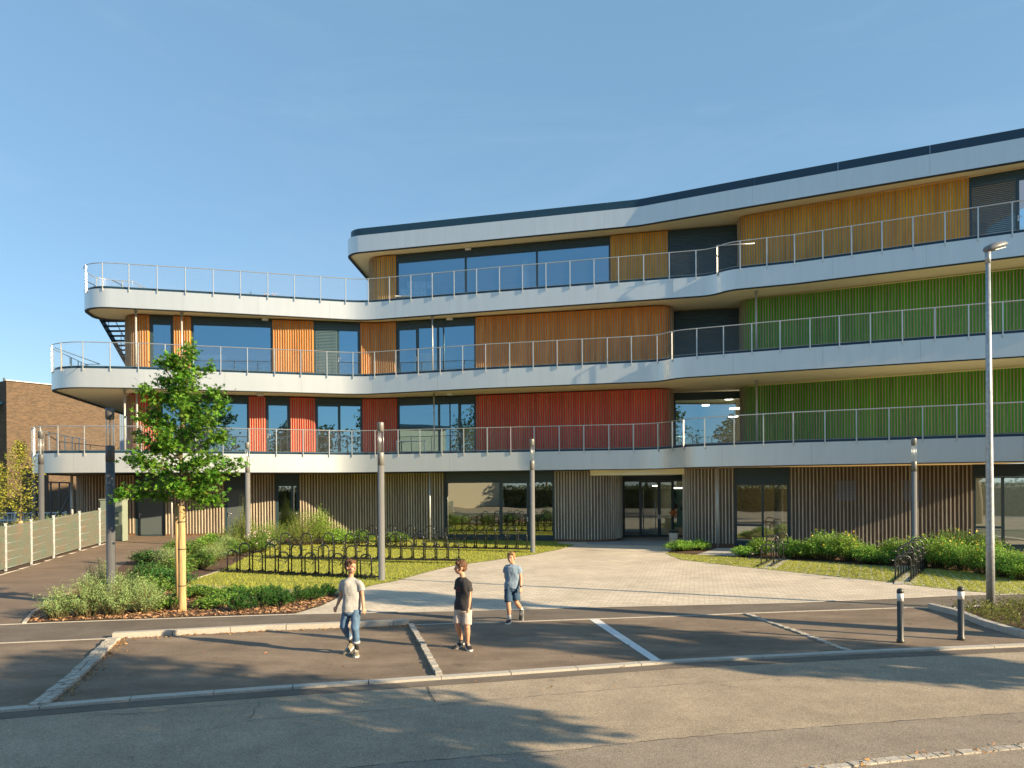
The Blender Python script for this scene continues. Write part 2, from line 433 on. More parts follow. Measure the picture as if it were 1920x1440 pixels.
def window(path, a, b, z0, z1, divs, header=.33, inset=.10, glass='glass', sill=.10, transom=None, kind='window', paint='slate'):
    P0, _ = path.at(a); P1, _ = path.at(b); T = (P1 - P0).normalized(); N = Vector((T.y, -T.x)); L = (P1 - P0).length
    O = P0 - N * inset; ang = math.atan2(T.y, T.x)
    def bx(m, u0, u1, za, zb, dep, out=0.0):
        c = O + T * (u0 + u1) / 2 + N * (out - dep / 2); m.box((c.x, c.y, (za + zb) / 2), (u1 - u0, dep, zb - za), ang)
    fr = MB(); zt = z1 - header
    bx(fr, 0, .06, z0, z1, .16, .06); bx(fr, L-.06, L, z0, z1, .16, .06)
    if header > .02: bx(fr, .06, L-.06, zt + .003, z1, .14, .04)
    bx(fr, .06, L-.06, z0, z0 + sill, .14, .045)
    w = sb(fr, kind, M[paint])
    u = 0.0; edges = [0.0] + [d[0] for d in divs]
    for (u0, (u1, ty)) in zip(edges[:-1], divs):
        ua = max(.06, u0 * L); ub = min(L - .06, u1 * L)
        s = MB(); bw = .085 if ty in 'dD' else .045
        bx(s, ua, ua + bw, z0 + sill, zt, .10, .02); bx(s, ub - bw, ub, z0 + sill, zt, .10, .02)
        bx(s, ua + bw, ub - bw, zt - bw, zt, .10, .02); bx(s, ua + bw, ub - bw, z0 + sill, z0 + sill + bw, .10, .02)
        sash = 'door_leaf' if ty in 'dDs' else 'window_frame'
        if transom and ty == 't':
            zt2 = z0 + transom; bx(s, ua + bw, ub - bw, zt2, zt2 + .09, .10, .02)
        so = sb(s, sash, M[paint], w)
        g = MB()
        if ty == 's':
            bx(g, ua + bw + .003, ub - bw - .003, z0 + sill + bw, zt - bw, .04, .0); sb(g, 'door_panel', M['doorgrey'], w)
        else:
            c0 = O + T * (ua + bw) - N * .03; c1 = O + T * (ub - bw) - N * .03
            g.poly([(c0.x, c0.y, z0+sill+bw), (c1.x, c1.y, z0+sill+bw), (c1.x, c1.y, zt-bw), (c0.x, c0.y, zt-bw)])
            sb(g, 'pane', M[glass], w)
        if ty in 'dDs':
            hu = ub - .045 if ty == 'd' else ua + .045
            if ty == 's': hu = ua + .13
            handle(w, O + T * hu + N * .02, T, N, z0 + 1.08, -1 if ty == 'd' else 1)
        if ty == 'b':
            bl = MB(); zz = zt - .02; nsl = int((zt - z0 - sill - .05) / .075)
            for k in range(nsl):
                zc = zz - k * .075; c = O + T * (ua + ub) / 2 + N * .045
                Mx = Matrix.Rotation(ang, 3, 'Z') @ Matrix.Rotation(R(58), 3, 'X')
                bl.box((c.x, c.y, zc), (ub - ua - .06, .085, .006), M=Mx)
            for q in (.2, .8):
                c = O + T * (ua + (ub - ua) * q) + N * .085; bl.box((c.x, c.y, (zt + z0 + sill) / 2), (.008, .004, zt - z0 - sill), ang)
            sb(bl, 'venetian_blind', M['blind'], w)
    return w
def divs_px(path, a, b, zrel, lst):
    """lst: [(px right edge, type)] -> fractions"""
    out = []
    for px, ty in lst:
        if px is None: out.append((1.0, ty)); continue
        out.append(((path.col(px, zrel) - a) / (b - a), ty))
    return out
def storey(k, items):
    z0, z1, _ = walls[k]; path = WP[k]; zrel = (z0 + z1) / 2 - HC
    def D(v):
        if isinstance(v, tuple): return v[0]
        return path.col(v, zrel)
    for it in items:
        ty, a, b = it[:3]; kw = it[3] if len(it) > 3 else {}
        da = 0.05 if a == 'start' else (kw.pop('da') if 'da' in kw else D(a)); db = path.len - .05 if b == 'end' else (kw.pop('db') if 'db' in kw else D(b))
        if ty in ('red','orange','amber','green'):
            cladding(path, da, db, z0 + (.16), z1 - .03, M[ty], M['larch'])
            pl = MB(); pl.strip(offset(path.sub(da, db), -.03), z0, z0 + .155, .18); sb(pl, 'wall_plinth', M['darktrim'])
        elif ty == 'brown':
            zb = min(gz(*path.at(d)[0]) for d in (da, (da+db)/2, db)); zb = max(0, zb)
            cladding(path, da, db, zb + .12, z1 - .03, M['brownc'], M['larch_low'], sp=.142, fw=.044, fd=.05)
            pl = MB(); pl.strip(offset(path.sub(da, db), .01), -.1, zb + .115, .18); sb(pl, 'wall_plinth', M['plinth'])
        else:
            dv = divs_px(path, da, db, zrel, kw.pop('divs'))
            zb = z0
            if k == 0: zb = max(0, min(gz(*path.at(da)[0]), gz(*path.at(db)[0])))
            window(path, da, db, zb + (0.02 if k == 0 else .0), z1 - .02, dv, **kw)
def corner_d(path, idxpt):
    """arc length nearest a plan point"""
    best = min(range(len(path.p)), key=lambda i: (path.p[i] - idxpt).length); return path.l[best]
c1 = {k: (corner_d(WP[k], Vector(walls[k][2][4][0])), corner_d(WP[k], Vector(walls[k][2][5][0]))) for k in (2, 1, 0)}
c3 = corner_d(WP[3], Vector(walls[3][2][2][0]))
storey(3, [
 ('amber', 'start', 742), ('win', 742, 1145, dict(divs=[(872,'g'),(1006,'g'),(None,'g')], header=.36)),
 ('amber', 1145, 1252), ('win', 1252, 0, dict(divs=[(None,'b')], db=c3 - .02)),
 ('amber', 0, 1817, dict(da=c3 + .02)), ('win', 1817, 1990, dict(divs=[(1907,'b'),(1952,'D'),(None,'g')])), ('amber', 1990, 'end')])
storey(2, [
 ('orange', 'start', 280), ('win', 280, 325, dict(divs=[(None,'d')])), ('orange', 325, 358),
 ('win', 358, 511, dict(divs=[(None,'g')])), ('orange', 511, 588), ('win', 588, 676, dict(divs=[(633,'b'),(None,'D')])),
 ('orange', 676, 742), ('win', 742, 892, dict(divs=[(782,'d'),(820,'g'),(None,'g')])),
 ('orange', 892, 0, dict(db=c1[2][0] - .02)), ('win', 0, 0, dict(da=c1[2][0] + .03, db=c1[2][1] - .03, divs=[(None,'b')], inset=.03)),
 ('green', 0, 'end', dict(da=c1[2][1] + .02))])
storey(1, [
 ('red', 'start', 300), ('win', 300, 467, dict(divs=[(None,'g')])), ('red', 467, 498), ('win', 498, 544, dict(divs=[(None,'D')])),
 ('red', 544, 591), ('win', 591, 680, dict(divs=[(637,'d'),(None,'g')])), ('red', 680, 744),
 ('win', 744, 893, dict(divs=[(822,'g'),(860,'g'),(None,'D')])), ('red', 893, 0, dict(db=c1[1][0] - .02)),
 ('win', 0, 0, dict(da=c1[1][0] + .03, db=c1[1][1] - .03, divs=[(None,'g')], inset=.03)), ('green', 0, 'end', dict(da=c1[1][1] + .02))])
storey(0, [
 ('brown', 'start', 253), ('win', 253, 309, dict(divs=[(None,'s')], header=.75, kind='entrance_door', sill=.03)), ('brown', 309, 421),
 ('win', 421, 463, dict(divs=[(None,'s')], header=.75, kind='entrance_door', sill=.03)), ('brown', 463, 516),
 ('win', 516, 561, dict(divs=[(None,'d')], header=.55, kind='entrance_door', sill=.03, glass='glass_low')), ('brown', 561, 833),
 ('win', 833, 1039, dict(divs=[(937,'g'),(990,'d'),(None,'g')], header=.5, glass='glass_low', sill=.22)), ('brown', 1039, 0, dict(db=c1[0][0] - .02)),
 ('win', 0, 0, dict(da=c1[0][0] + .03, db=c1[0][1] - .03, divs=[(1200,'g'),(1236,'d'),(1262,'D'),(None,'g')], header=.50, inset=.03, kind='entrance_door', glass='glass_door', sill=.03)),
 ('brown', 0, 1377, dict(da=c1[0][1] + .02)), ('win', 1377, 1481, dict(divs=[(1430,'t'),(None,'g')], header=.72, transom=.85, glass='glass_low', sill=.2)),
 ('brown', 1481, 1825), ('win', 1825, 1995, dict(divs=[(1882,'t'),(None,'g')], header=.5, transom=.85, glass='glass_low', sill=.2)), ('brown', 1995, 'end')])

# lowered soffit over the entrance
e0 = W(1107, 40.2, 3.2); e1 = W(1283, 42.2, 3.2)
m = MB(); m.prism([(e0.x, e0.y - .0), (e1.x, e1.y), (e1.x + .3, e1.y + 6), (e0.x + .3, e0.y + 6)], 3.13, Z1 - FH - .01); sb(m, 'entrance_ceiling', M['soffit'])
# inner walls and round columns seen through the glass
for k, (z0, z1, _) in walls.items():
    q = WP[k].sub(3.0, WP[k].len); lo = [p + Vector((-.2, 7.4)) for p in q]
    m = MB(); m.strip(lo[::3] + [lo[-1]], z0, z1 - .01, .1); sb(m, 'inner_wall', M['interior_dark'])
    if k > 0:
        m = MB(); 
        ins = [tuple(p) for p in offset(WP[k].sub(0.5, WP[k].len), -.3)] + [(WP[k].p[-1].x, 58), (WP[k].p[0].x + .4, 58)]
        m.prism(ins, z0 - .015, z0 + .02); sb(m, 'interior_floor', M['floorin'])
for px, s, zz in ((985, 36.2, Z3), (1460, 42.0, 0.0)):
    p = W(px, s, zz + 1.5); m = MB(); m.lathe([(.19, zz + .02), (.19, zz + 3.0)], n=20, c=(p.x, p.y, 0)); sb(m, 'inner_column', M['white'])
# slim columns between slabs
for px, s, za, zb, r in ((255, 39.9, Z2, Z3-FH, .045), (341, 39.2, Z2, Z3-FH, .045), (234, 40.4, Z1, Z2-FH, .045), (257, 40.2, Z1, Z2-FH, .045),
                         (811, 38.2, Z2, Z3-FH, .035), (814, 38.0, Z1, Z2-FH, .035), (806, 38.4, 0, Z1-FH, .045), (1418, 43.0, Z2, Z3-FH, .04),
                         (1419, 42.2, Z1, Z2-FH, .04), (1345, 44.4, 0, Z1-FH, .05), (135, 40.4, .2, Z1-FH, .06), (322, 39.0, .2, Z1-FH, .045)):
    p = W(px, s, (za + zb) / 2); m = MB(); m.lathe([(r, za), (r, zb + .04)], n=12, c=(p.x, p.y, 0)); m.lathe([(r*1.9, zb - .03), (r*1.9, zb + .045)], n=12, c=(p.x, p.y, 0)); sb(m, 'slim_column', M['colgrey'])
# soffit fittings
for px, py, zz in ((1129, 884, Z1-FH-.02), (1249, 883, Z1-FH-.02), (878, 466.5, ZR-FH), (843, 597, Z3-FH), (843, 738, Z2-FH), (497, 597.5, Z3-FH), (488, 739, Z2-FH)):
    p = BP(px, py, zz + .0); m = MB(); m.lathe([(.16, -.085), (.17, -.03), (.17, .045)], n=20, c=(p.x, p.y, zz)); sb(m, 'soffit_light', M['white'])
# sliding sheets of paper fixed on the ground floor slats
for px, py0, py1, w in ((1586, 921, 959, 38), (1711, 921, 959, 36)):
    path = WP[0]; a = path.col(px - w/2, 0); b = path.col(px + w/2, 0); m = MB()
    z_a, z_b = 1.98, 2.72 
    nrow = 9
    for r_ in range(nrow):
        zc = z_a + (z_b - z_a) * r_ / (nrow - 1)
        m.strip(offset(path.sub(a, b), .062), zc, zc + .045, .004)
    sb(m, 'louvre_plate', mat('thin_plate_paint', (.24,.25,.30), .5))
# outdoor stair from the second to the third floor terrace
m = MB(); x0, x1 = -20.75, -19.4; n = 19
for i in range(n):
    t = i / (n - 1); y = 42.0 - 4.6 * t; zz = Z2 + .15 + (Z3 - Z2 - .2) * t
    m.box(((x0+x1)/2, y, zz), (x1 - x0, .29, .05))
for x in (x0 - .04, x1 + .04):
    m.bar((x, 42.2, Z2 - .02), (x, 37.2, Z3 - .05), .06, .30)
stair = sb(m, 'outdoor_stair', M['roofband'])
m = MB()
for x in (x0, x1):
    m.tube([(x, 42.2, Z2 + 1.0), (x, 37.9, Z3 + .62), (x, 37.2, Z3 + .95), (x, 36.4, Z3 + .95)], .022, n=6)
    for i in range(5):
        t = i / 4; m.tube([(x, 42.2 - 4.9*t, Z2 + .1 + 3.8*t), (x, 42.2 - 4.9*t, Z2 + 1.0 + 3.75*t)], .018, n=6)
sb(m, 'handrail', M['slate'], stair)
# handrails of the lower stairs behind the terraces
m = MB()
m.tube([BP(103,652,9.1), BP(120,663,8.9)+Vector((0,3,0)), BP(160,683,8.3)], .02, n=6)
m.tube([BP(134,672,8.7), BP(134,688,8.1)], .018, n=6)
m.tube([BP(152,680,8.4), BP(152,688,8.1)], .018, n=6)
sb(m, 'handrail', M['slate'])
m = MB(); P = [W(86,37.5,5.2), W(112,36,5.2), W(205,34,5.2), W(232,33,5.2)]
zz = [5.45, 5.15, 5.0, 4.6]
m.tube([(p.x, p.y, z_) for p, z_ in zip(P, zz)], .022, n=6)
for p, z_ in zip(P, zz): m.tube([(p.x, p.y, Z1), (p.x, p.y, z_)], .02, n=6)
for t in (.3, .6):
    p = P[1].lerp(P[2], t); m.tube([(p.x, p.y, Z1), (p.x, p.y, 5.08)], .02, n=6)
sb(m, 'handrail', M['slate'])
m = MB(); a_ = BP(1343,460.5,Z3+1.12); b_ = BP(1414,457,Z3+1.12); b_.y = a_.y - .25; m.tube([a_, b_], .022, n=6); sb(m, 'open_gate_rail', M['steel'])
# long pull bars on the entrance doors
for px in (1206, 1229):
    p = W(px, 37.2, 1.5); m = MB(); m.tube([(p.x, p.y, .35), (p.x, p.y, 2.45)], .022, n=8)
    for zq in (.6, 2.2): m.tube([(p.x, p.y, zq), (p.x, p.y + .12, zq)], .012, n=6)
    sb(m, 'pull_handle', M['steel'])
# ---------------------------------------------------------------- ground materials
def ground_mat(name, c1, c2, sc=3.0, grain=260.0, gamt=.35, bump=.25, rough=.9, stains=True):
    m = bpy.data.materials.new(name); m.use_nodes = True; nt = m.node_tree; N = nt.nodes; L = nt.links
    b = N['Principled BSDF']; b.inputs['Roughness'].default_value = rough; b.inputs['Specular IOR Level'].default_value = .25
    tc = N.new('ShaderNodeTexCoord'); v = tc.outputs['Object']
    n1 = N.new('ShaderNodeTexNoise'); n1.inputs['Scale'].default_value = sc * .12; n1.inputs['Detail'].default_value = 6; n1.inputs['Roughness'].default_value = .65
    mp = N.new('ShaderNodeMapping'); mp.inputs['Scale'].default_value = (.55, 1.6, 1); mp.inputs['Rotation'].default_value = (0,0,R(-8)); L.new(v, mp.inputs[0]); L.new(mp.outputs[0], n1.inputs['Vector'])
    r1 = N.new('ShaderNodeMapRange'); r1.inputs['From Min'].default_value = .33; r1.inputs['From Max'].default_value = .67; L.new(n1.outputs['Fac'], r1.inputs['Value'])
    mx = N.new('ShaderNodeMix'); mx.data_type = 'RGBA'; mx.inputs[6].default_value = (*c1,1); mx.inputs[7].default_value = (*c2,1); L.new(r1.outputs[0], mx.inputs[0])
    n2 = N.new('ShaderNodeTexVoronoi'); n2.inputs['Scale'].default_value = grain; L.new(v, n2.inputs['Vector'])
    hs = N.new('ShaderNodeHueSaturation'); r2 = N.new('ShaderNodeMapRange'); sx = N.new('ShaderNodeSeparateColor'); L.new(n2.outputs['Color'], sx.inputs[0])
    r2.inputs['To Min'].default_value = 1 - gamt; r2.inputs['To Max'].default_value = 1 + gamt; L.new(sx.outputs[0], r2.inputs['Value'])
    L.new(r2.outputs[0], hs.inputs['Value']); L.new(mx.outputs[2], hs.inputs['Color'])
    outc = hs.outputs[0]
    if stains:
        n3 = N.new('ShaderNodeTexNoise'); n3.inputs['Scale'].default_value = 1.6; n3.inputs['Detail'].default_value = 8; n3.inputs['Roughness'].default_value = .7; L.new(v, n3.inputs['Vector'])
        r3 = N.new('ShaderNodeMapRange'); r3.inputs['From Min'].default_value = .35; r3.inputs['From Max'].default_value = .8; r3.inputs['To Min'].default_value = 1.08; r3.inputs['To Max'].default_value = .72
        L.new(n3.outputs['Fac'], r3.inputs['Value']); h3 = N.new('ShaderNodeHueSaturation'); L.new(r3.outputs[0], h3.inputs['Value']); L.new(outc, h3.inputs['Color']); outc = h3.outputs[0]
    if stains:
        n5 = N.new('ShaderNodeTexNoise'); n5.inputs['Scale'].default_value = 2.7; n5.inputs['Detail'].default_value = 3; n5.inputs['Distortion'].default_value = .4; L.new(v, n5.inputs['Vector'])
        r5 = N.new('ShaderNodeMapRange'); r5.inputs['From Min'].default_value = .69; r5.inputs['From Max'].default_value = .74; r5.inputs['To Min'].default_value = 1; r5.inputs['To Max'].default_value = .72
        L.new(n5.outputs['Fac'], r5.inputs['Value']); h5 = N.new('ShaderNodeHueSaturation'); L.new(r5.outputs[0], h5.inputs['Value']); L.new(outc, h5.inputs['Color']); outc = h5.outputs[0]
    L.new(outc, b.inputs['Base Color'])
    bp = N.new('ShaderNodeBump'); bp.inputs['Strength'].default_value = bump; bp.inputs['Distance'].default_value = .006; L.new(n2.outputs['Distance'], bp.inputs['Height']); L.new(bp.outputs[0], b.inputs['Normal'])
    return m
def paver_mat(name, c1, c2, mortar, bw=.20, rh=.10, ms=.004, rot=0.0, grass=False):
    m = bpy.data.materials.new(name); m.use_nodes = True; nt = m.node_tree; N = nt.nodes; L = nt.links
    b = N['Principled BSDF']; b.inputs['Roughness'].default_value = .85; b.inputs['Specular IOR Level'].default_value = .3
    tc = N.new('ShaderNodeTexCoord'); mp = N.new('ShaderNodeMapping'); mp.inputs['Rotation'].default_value = (0,0,rot); L.new(tc.outputs['Object'], mp.inputs[0])
    br = N.new('ShaderNodeTexBrick'); br.inputs['Scale'].default_value = 1; br.inputs['Brick Width'].default_value = bw; br.inputs['Row Height'].default_value = rh
    br.inputs['Mortar Size'].default_value = ms; br.inputs['Mortar Smooth'].default_value = .2; br.inputs['Color1'].default_value = (*c1,1); br.inputs['Color2'].default_value = (*c2,1); br.inputs['Mortar'].default_value = (*mortar,1)
    L.new(mp.outputs[0], br.inputs['Vector'])
    n1 = N.new('ShaderNodeTexNoise'); n1.inputs['Scale'].default_value = .5; n1.inputs['Detail'].default_value = 7; L.new(tc.outputs['Object'], n1.inputs['Vector'])
    r1 = N.new('ShaderNodeMapRange'); r1.inputs['From Min'].default_value = .3; r1.inputs['From Max'].default_value = .7; r1.inputs['To Min'].default_value = .84; r1.inputs['To Max'].default_value = 1.12; L.new(n1.outputs['Fac'], r1.inputs['Value'])
    hs = N.new('ShaderNodeHueSaturation'); L.new(r1.outputs[0], hs.inputs['Value']); L.new(br.outputs['Color'], hs.inputs['Color']); L.new(hs.outputs[0], b.inputs['Base Color'])
    bp = N.new('ShaderNodeBump'); bp.inputs['Strength'].default_value = .5; bp.inputs['Distance'].default_value = .004; bp.invert = True; L.new(br.outputs['Fac'], bp.inputs['Height']); L.new(bp.outputs[0], b.inputs['Normal'])
    return m
M['road'] = ground_mat('worn_asphalt', (.33,.265,.19), (.41,.33,.24), gamt=.36, grain=110, bump=.35)
M['road2'] = ground_mat('worn_asphalt_lane_edge', (.27,.225,.175), (.32,.265,.205), gamt=.35, grain=120, bump=.4)
M['parking'] = ground_mat('new_asphalt', (.165,.123,.088), (.29,.22,.16), gamt=.3, grain=150, sc=6)
M['sidewalk'] = ground_mat('pavement_asphalt', (.15,.12,.095), (.20,.165,.13), gamt=.25, grain=170, sc=6)
M['path'] = ground_mat('path_asphalt', (.20,.145,.105), (.25,.185,.135), gamt=.2, grain=150, sc=6)
M['plaza'] = paver_mat('plaza_pavers', (.56,.48,.37), (.68,.585,.46), (.34,.28,.21), .24, .16, .007, R(14))
M['slabs'] = paver_mat('grey_entrance_slabs', (.34,.35,.35), (.38,.385,.38), (.2,.2,.2), .5, .25, .006, R(14))
M['kerb'] = mat('granite_kerb', (.46,.42,.36), .8, noise_amt=.18, nscale=40, bump=.3, bscale=60)
M['cobble'] = mat('granite_setts', (.42,.38,.32), .8, noise_amt=.25, nscale=14, bump=.5, bscale=40, island=.15)
M['paint'] = mat('white_road_paint', (.72,.71,.68), .6, noise_amt=.10, nscale=14)
M['soil'] = mat('bark_mulch_ground', (.15,.075,.038), .95, nscale=22, c2=(.045,.026,.016), bump=.6, bscale=40)
M['lawn'] = mat('lawn_ground', (.34,.33,.05), .95, nscale=3, c2=(.20,.23,.03), bump=.5, bscale=60)
M['field'] = mat('surrounding_ground', (.12,.11,.07), .95, noise_amt=.2, nscale=.6)
M['gravelc'] = mat('concrete_edging', (.48,.44,.38), .85, noise_amt=.12, nscale=20)

def sheet(name, pts, dz, m, kind='structure', sub=1.5, drape=True):
    """flat ground sheet following gz; pts are world (x, y); triangulated and subdivided so it drapes"""
    bm = bmesh.new(); vs = [bm.verts.new((p[0], p[1], 0)) for p in pts]; f = bm.faces.new(vs)
    bmesh.ops.triangulate(bm, faces=[f])
    if drape:
        x0 = min(p[0] for p in pts); x1 = max(p[0] for p in pts); y0 = min(p[1] for p in pts); y1 = max(p[1] for p in pts)
        x = math.floor(x0) + sub
        while x < x1:
            if x < -3.2:
                bmesh.ops.bisect_plane(bm, geom=bm.verts[:] + bm.edges[:] + bm.faces[:], plane_co=(x, 0, 0), plane_no=(1, 0, 0))
            x += sub
        y = math.floor(y0) + sub
        while y < y1:
            if 21 < y < 36:
                bmesh.ops.bisect_plane(bm, geom=bm.verts[:] + bm.edges[:] + bm.faces[:], plane_co=(0, y, 0), plane_no=(0, 1, 0))
            y += sub
    for v in bm.verts: v.co.z = gz(v.co.x, v.co.y) + dz
    bmesh.ops.recalc_face_normals(bm, faces=bm.faces)
    for f in bm.faces:
        if f.normal.z < 0: f.normal_flip()
    me = bpy.data.meshes.new(name); bm.to_mesh(me); bm.free(); me.materials.append(m)
    o = bpy.data.objects.new(name, me); col.objects.link(o); tag(o, kind=kind); return o
def gp(lst): return [G(x, y).xy for x, y in lst]

# base ground to the horizon: a big ring of quads with finer cells near
m = MB(); xsn = [-1500,-400,-120,-60] + [-45 + 1.5*i for i in range(30)] + [2, 10, 40, 120, 400, 1500]; ysn = [-1500,-400,-120,-40,0,14] + [20 + 1.5*i for i in range(12)] + [44, 60, 120, 400, 1500]
for j, y in enumerate(ysn):
    for x in xsn: m.v.append((x, y, gz(x, y) - .03 if abs(x) < 200 and abs(y) < 200 else -.03))
for j in range(len(ysn)-1):
    for i in range(len(xsn)-1):
        a = j*len(xsn)+i; m.face((a, a+1, a+1+len(xsn), a+len(xsn)))
tag(m.build('ground', M['field']), kind='structure')

# front kerb line (road / parking) and the lines behind it
kf = [(-260,1349),(0,1330),(265,1307.5),(500,1290),(750,1274),(960,1260),(1240,1240.5),(1592,1222.5),(1920,1208.5),(2250,1196)]
kfw = gp(kf)
far = [Vector((kfw[-1].x + 30, kfw[-1].y + 5))]; left = [Vector((kfw[0].x - 30, kfw[0].y - 2.5))]
KF = Path(left + kfw + far)
road_poly = [tuple(p) for p in left + kfw + far] + [(far[0].x, -7), (left[0].x, -7)]
sheet('road', road_poly, -.012, M['road'], drape=False)
def band(name, pts, w0, w1, dz, h, m_, px=False, joint=None, wob=0.0, kind='structure'):
    """kerb / line along a plan polyline between offsets w0..w1, height h (0 = painted sheet)"""
    p = Path(pts); mb = MB(); d = 0.0; st = joint or 1.0
    while d < p.len - .02:
        e = min(d + st, p.len); q = p.sub(d, e - (.012 if joint else 0))
        a = offset(q, w1); b = offset(q, w0)
        if wob: 
            jj = random.uniform(-wob, wob); a = [v + Vector((jj, jj)) * .5 for v in a]; b = [v + Vector((jj, jj)) * .5 for v in b]
        ring = a + b[::-1]
        z = gz(q[0].x, q[0].y)
        hh = h + (random.uniform(-wob, wob) * .4 if wob else 0)
        if h > 0: mb.prism([tuple(v) for v in ring], z - .05, z + dz + hh)
        else: mb.poly([(v.x, v.y, z + dz) for v in ring])
        d = e
    o = mb.build(name, m_, recalc=True); tag(o, kind=kind); return o
band('road_kerb', KF.p, -.02, .13, 0, .022, M['kerb'], joint=1.0, wob=.004)
# darker tar strip along the kerb and the greyer lane near the camera
sheet('road_repair_strip', [tuple(p) for p in offset(KF.sub(28, KF.len - 30), .135)] + [tuple(p) for p in offset(KF.sub(28, KF.len-30), .42)][::-1], -.008, M['sidewalk'], drape=False)
patch = gp([(-100,1460),(480,1455),(760,1427),(960,1413),(1080,1404),(1200,1389),(1450,1368),(1700,1350),(1920,1334),(2300,1305)])
sheet('near_lane', [tuple(p) for p in patch] + [(patch[-1].x + 10, -6.8), (patch[0].x - 10, -6.8)], -.007, M['road2'], drape=False)
M['seam'] = mat('tar_seam', (.10,.085,.07), .8)
def seam(pts, w, jit=.02):
    q = gp(pts); p = Path(q); mb = MB(); d = 0; prev = None; cen = []
    while d <= p.len: c, t = p.at(d); n = Vector((t.y, -t.x)); cen.append((c + n * random.uniform(-jit, jit), n)); d += .12
    for (a, n), (b, n2) in zip(cen[:-1], cen[1:]):
        ww = w * random.uniform(.25, .8)
        mb.poly([(a.x - n.x*ww, a.y - n.y*ww, -.0035), (b.x - n2.x*ww, b.y - n2.y*ww, -.0035), (b.x + n2.x*ww, b.y + n2.y*ww, -.0035), (a.x + n.x*ww, a.y + n.y*ww, -.0035)])
    return mb
sm = seam([(480,1455),(760,1427),(960,1413),(1080,1404),(1200,1389),(1450,1368),(1700,1350),(1920,1334)], .009)
for s_ in (seam([(463,1350),(720,1330),(960,1308),(1180,1289),(1450,1270)], .006), seam([(484,1318),(478,1332),(463,1350)], .008), seam([(801,1287),(807,1300),(818,1318)], .012, .008),
           seam([(1350,1283),(1390,1290)], .012), seam([(155,1339),(300,1335),(330,1327),(560,1312)], .007), seam([(1000,1420),(1110,1405)], .006)):
    n = len(sm.v); sm.v += s_.v
    for f in s_.f: sm.face(tuple(i + n for i in f))
tag(sm.build('road_seams', M['seam']), kind='structure')
# near-right gutter stones
gt = gp([(1500,1446),(1640,1428),(1730,1418),(1830,1408),(1920,1399),(2100,1383)])
band('near_gutter', gt, -.05, .05, -.005, .014, M['cobble'], joint=.14, wob=.012)
sheet('near_pavement', [tuple(p) for p in offset(gt, .06)] + [(gt[-1].x + 2, 2), (gt[0].x + 1.5, 2)], -.0055+.003, M['road2'], drape=False)

# parking bays, pavement
pk_back = [(-260,1214),(0,1206),(212,1197),(500,1182),(768,1172),(960,1166),(1250,1156),(1400,1150),(1600,1143),(1700,1139.5),(1742,1141)]
pkw = gp(pk_back)
park_r = gp([(1742,1141),(1790,1153),(1850,1176),(1920,1196),(2060,1206)])
sheet('parking_bays', [tuple(p) for p in kfw[:-1]] + [tuple(p) for p in park_r[::-1]] + [tuple(p) for p in pkw[::-1][1:]], 0.0, M['parking'], drape=False)
pave_back = [(-260,1180),(0,1172),(100,1167.5),(550,1152),(960,1143.5),(1140,1138),(1480,1130.4),(1682,1122),(1780,1117),(1920,1114),(2300,1102)]
pbw = gp(pave_back)
right_front = gp([(1742,1141),(1850,1136),(1920,1131),(2300,1118)])
sheet('pavement', [tuple(p) for p in pkw] + [tuple(p) for p in right_front[1:]] + [tuple(p) for p in pbw[::-1]], .004, M['sidewalk'], drape=False)
PB = Path(pbw)
band('pavement_edge', pbw, -.02, .03, .006, .008, M['gravelc'], joint=1.0)
PK = Path(pkw); d1 = PK.col(212, -2.7); d2 = PK.col(768, -2.7)
band('raised_kerb', PK.sub(d1, d2), -.10, .04, 0, .10, M['kerb'], joint=1.0, wob=.004)
band('flush_kerb', PK.sub(.5, d1 - .02), -.022, .030, .006, .003, M['gravelc'], joint=1.0)
band('flush_kerb', PK.sub(d2 + .02, PK.len - .02), -.022, .022, .006, .003, M['gravelc'], joint=1.0)
def setts(lst, w, h=.03):
    q = gp(lst); p = Path(q); mb = MB(); d = 0
    while d < p.len:
        for r_ in range(max(1, int(round(w / .11)))):
            c, t = p.at(d); n = Vector((t.y, -t.x)); o = (r_ - (round(w/.11) - 1) / 2) * .105
            c = c + n * (o + random.uniform(-.008, .008)); hh = h + random.uniform(-.008, .01)
            mb.prism([tuple(c + Matrix.Rotation(math.atan2(t.y,t.x) + random.uniform(-.12,.12), 2) @ Vector(k)) for k in ((-.052,-.046),(.05,-.05),(.054,.044),(-.046,.05))], -.03, hh)
        d += .115
    return mb
o = setts([(212,1201),(148,1264),(75,1324)], .22, .05).build('sett_row', M['cobble'], recalc=True); tag(o, kind='structure')
o = setts([(771,1174),(795,1215),(823,1268)], .11, .05).build('sett_row', M['cobble'], recalc=True); tag(o, kind='structure')
o = setts([(1400,1152),(1500,1187),(1592,1221)], .11, .02).build('sett_row', M['cobble'], recalc=True); tag(o, kind='structure')
q = gp([(1105,1162),(1123,1161.5),(1240,1238.5),(1222,1239.5)])
sheet('bay_marking', [tuple(p) for p in q], .006, M['paint'], drape=False)
# granite kerb of the right planting bed
band('bed_kerb', park_r + [park_r[-1] + Vector((4,.6))], -.10, .03, 0, .11, M['kerb'], joint=.5, wob=.01)
bedr = park_r + [park_r[-1] + Vector((4,.6))]
rf = Path(right_front)
sheet('right_planting_bed', [tuple(p) for p in offset(bedr, -.10)] + [tuple(p) for p in right_front[::-1]], .012, M['soil'], drape=False)
band('bed_edging', right_front, -.02, .12, .008, .02, M['gravelc'], joint=1.0)

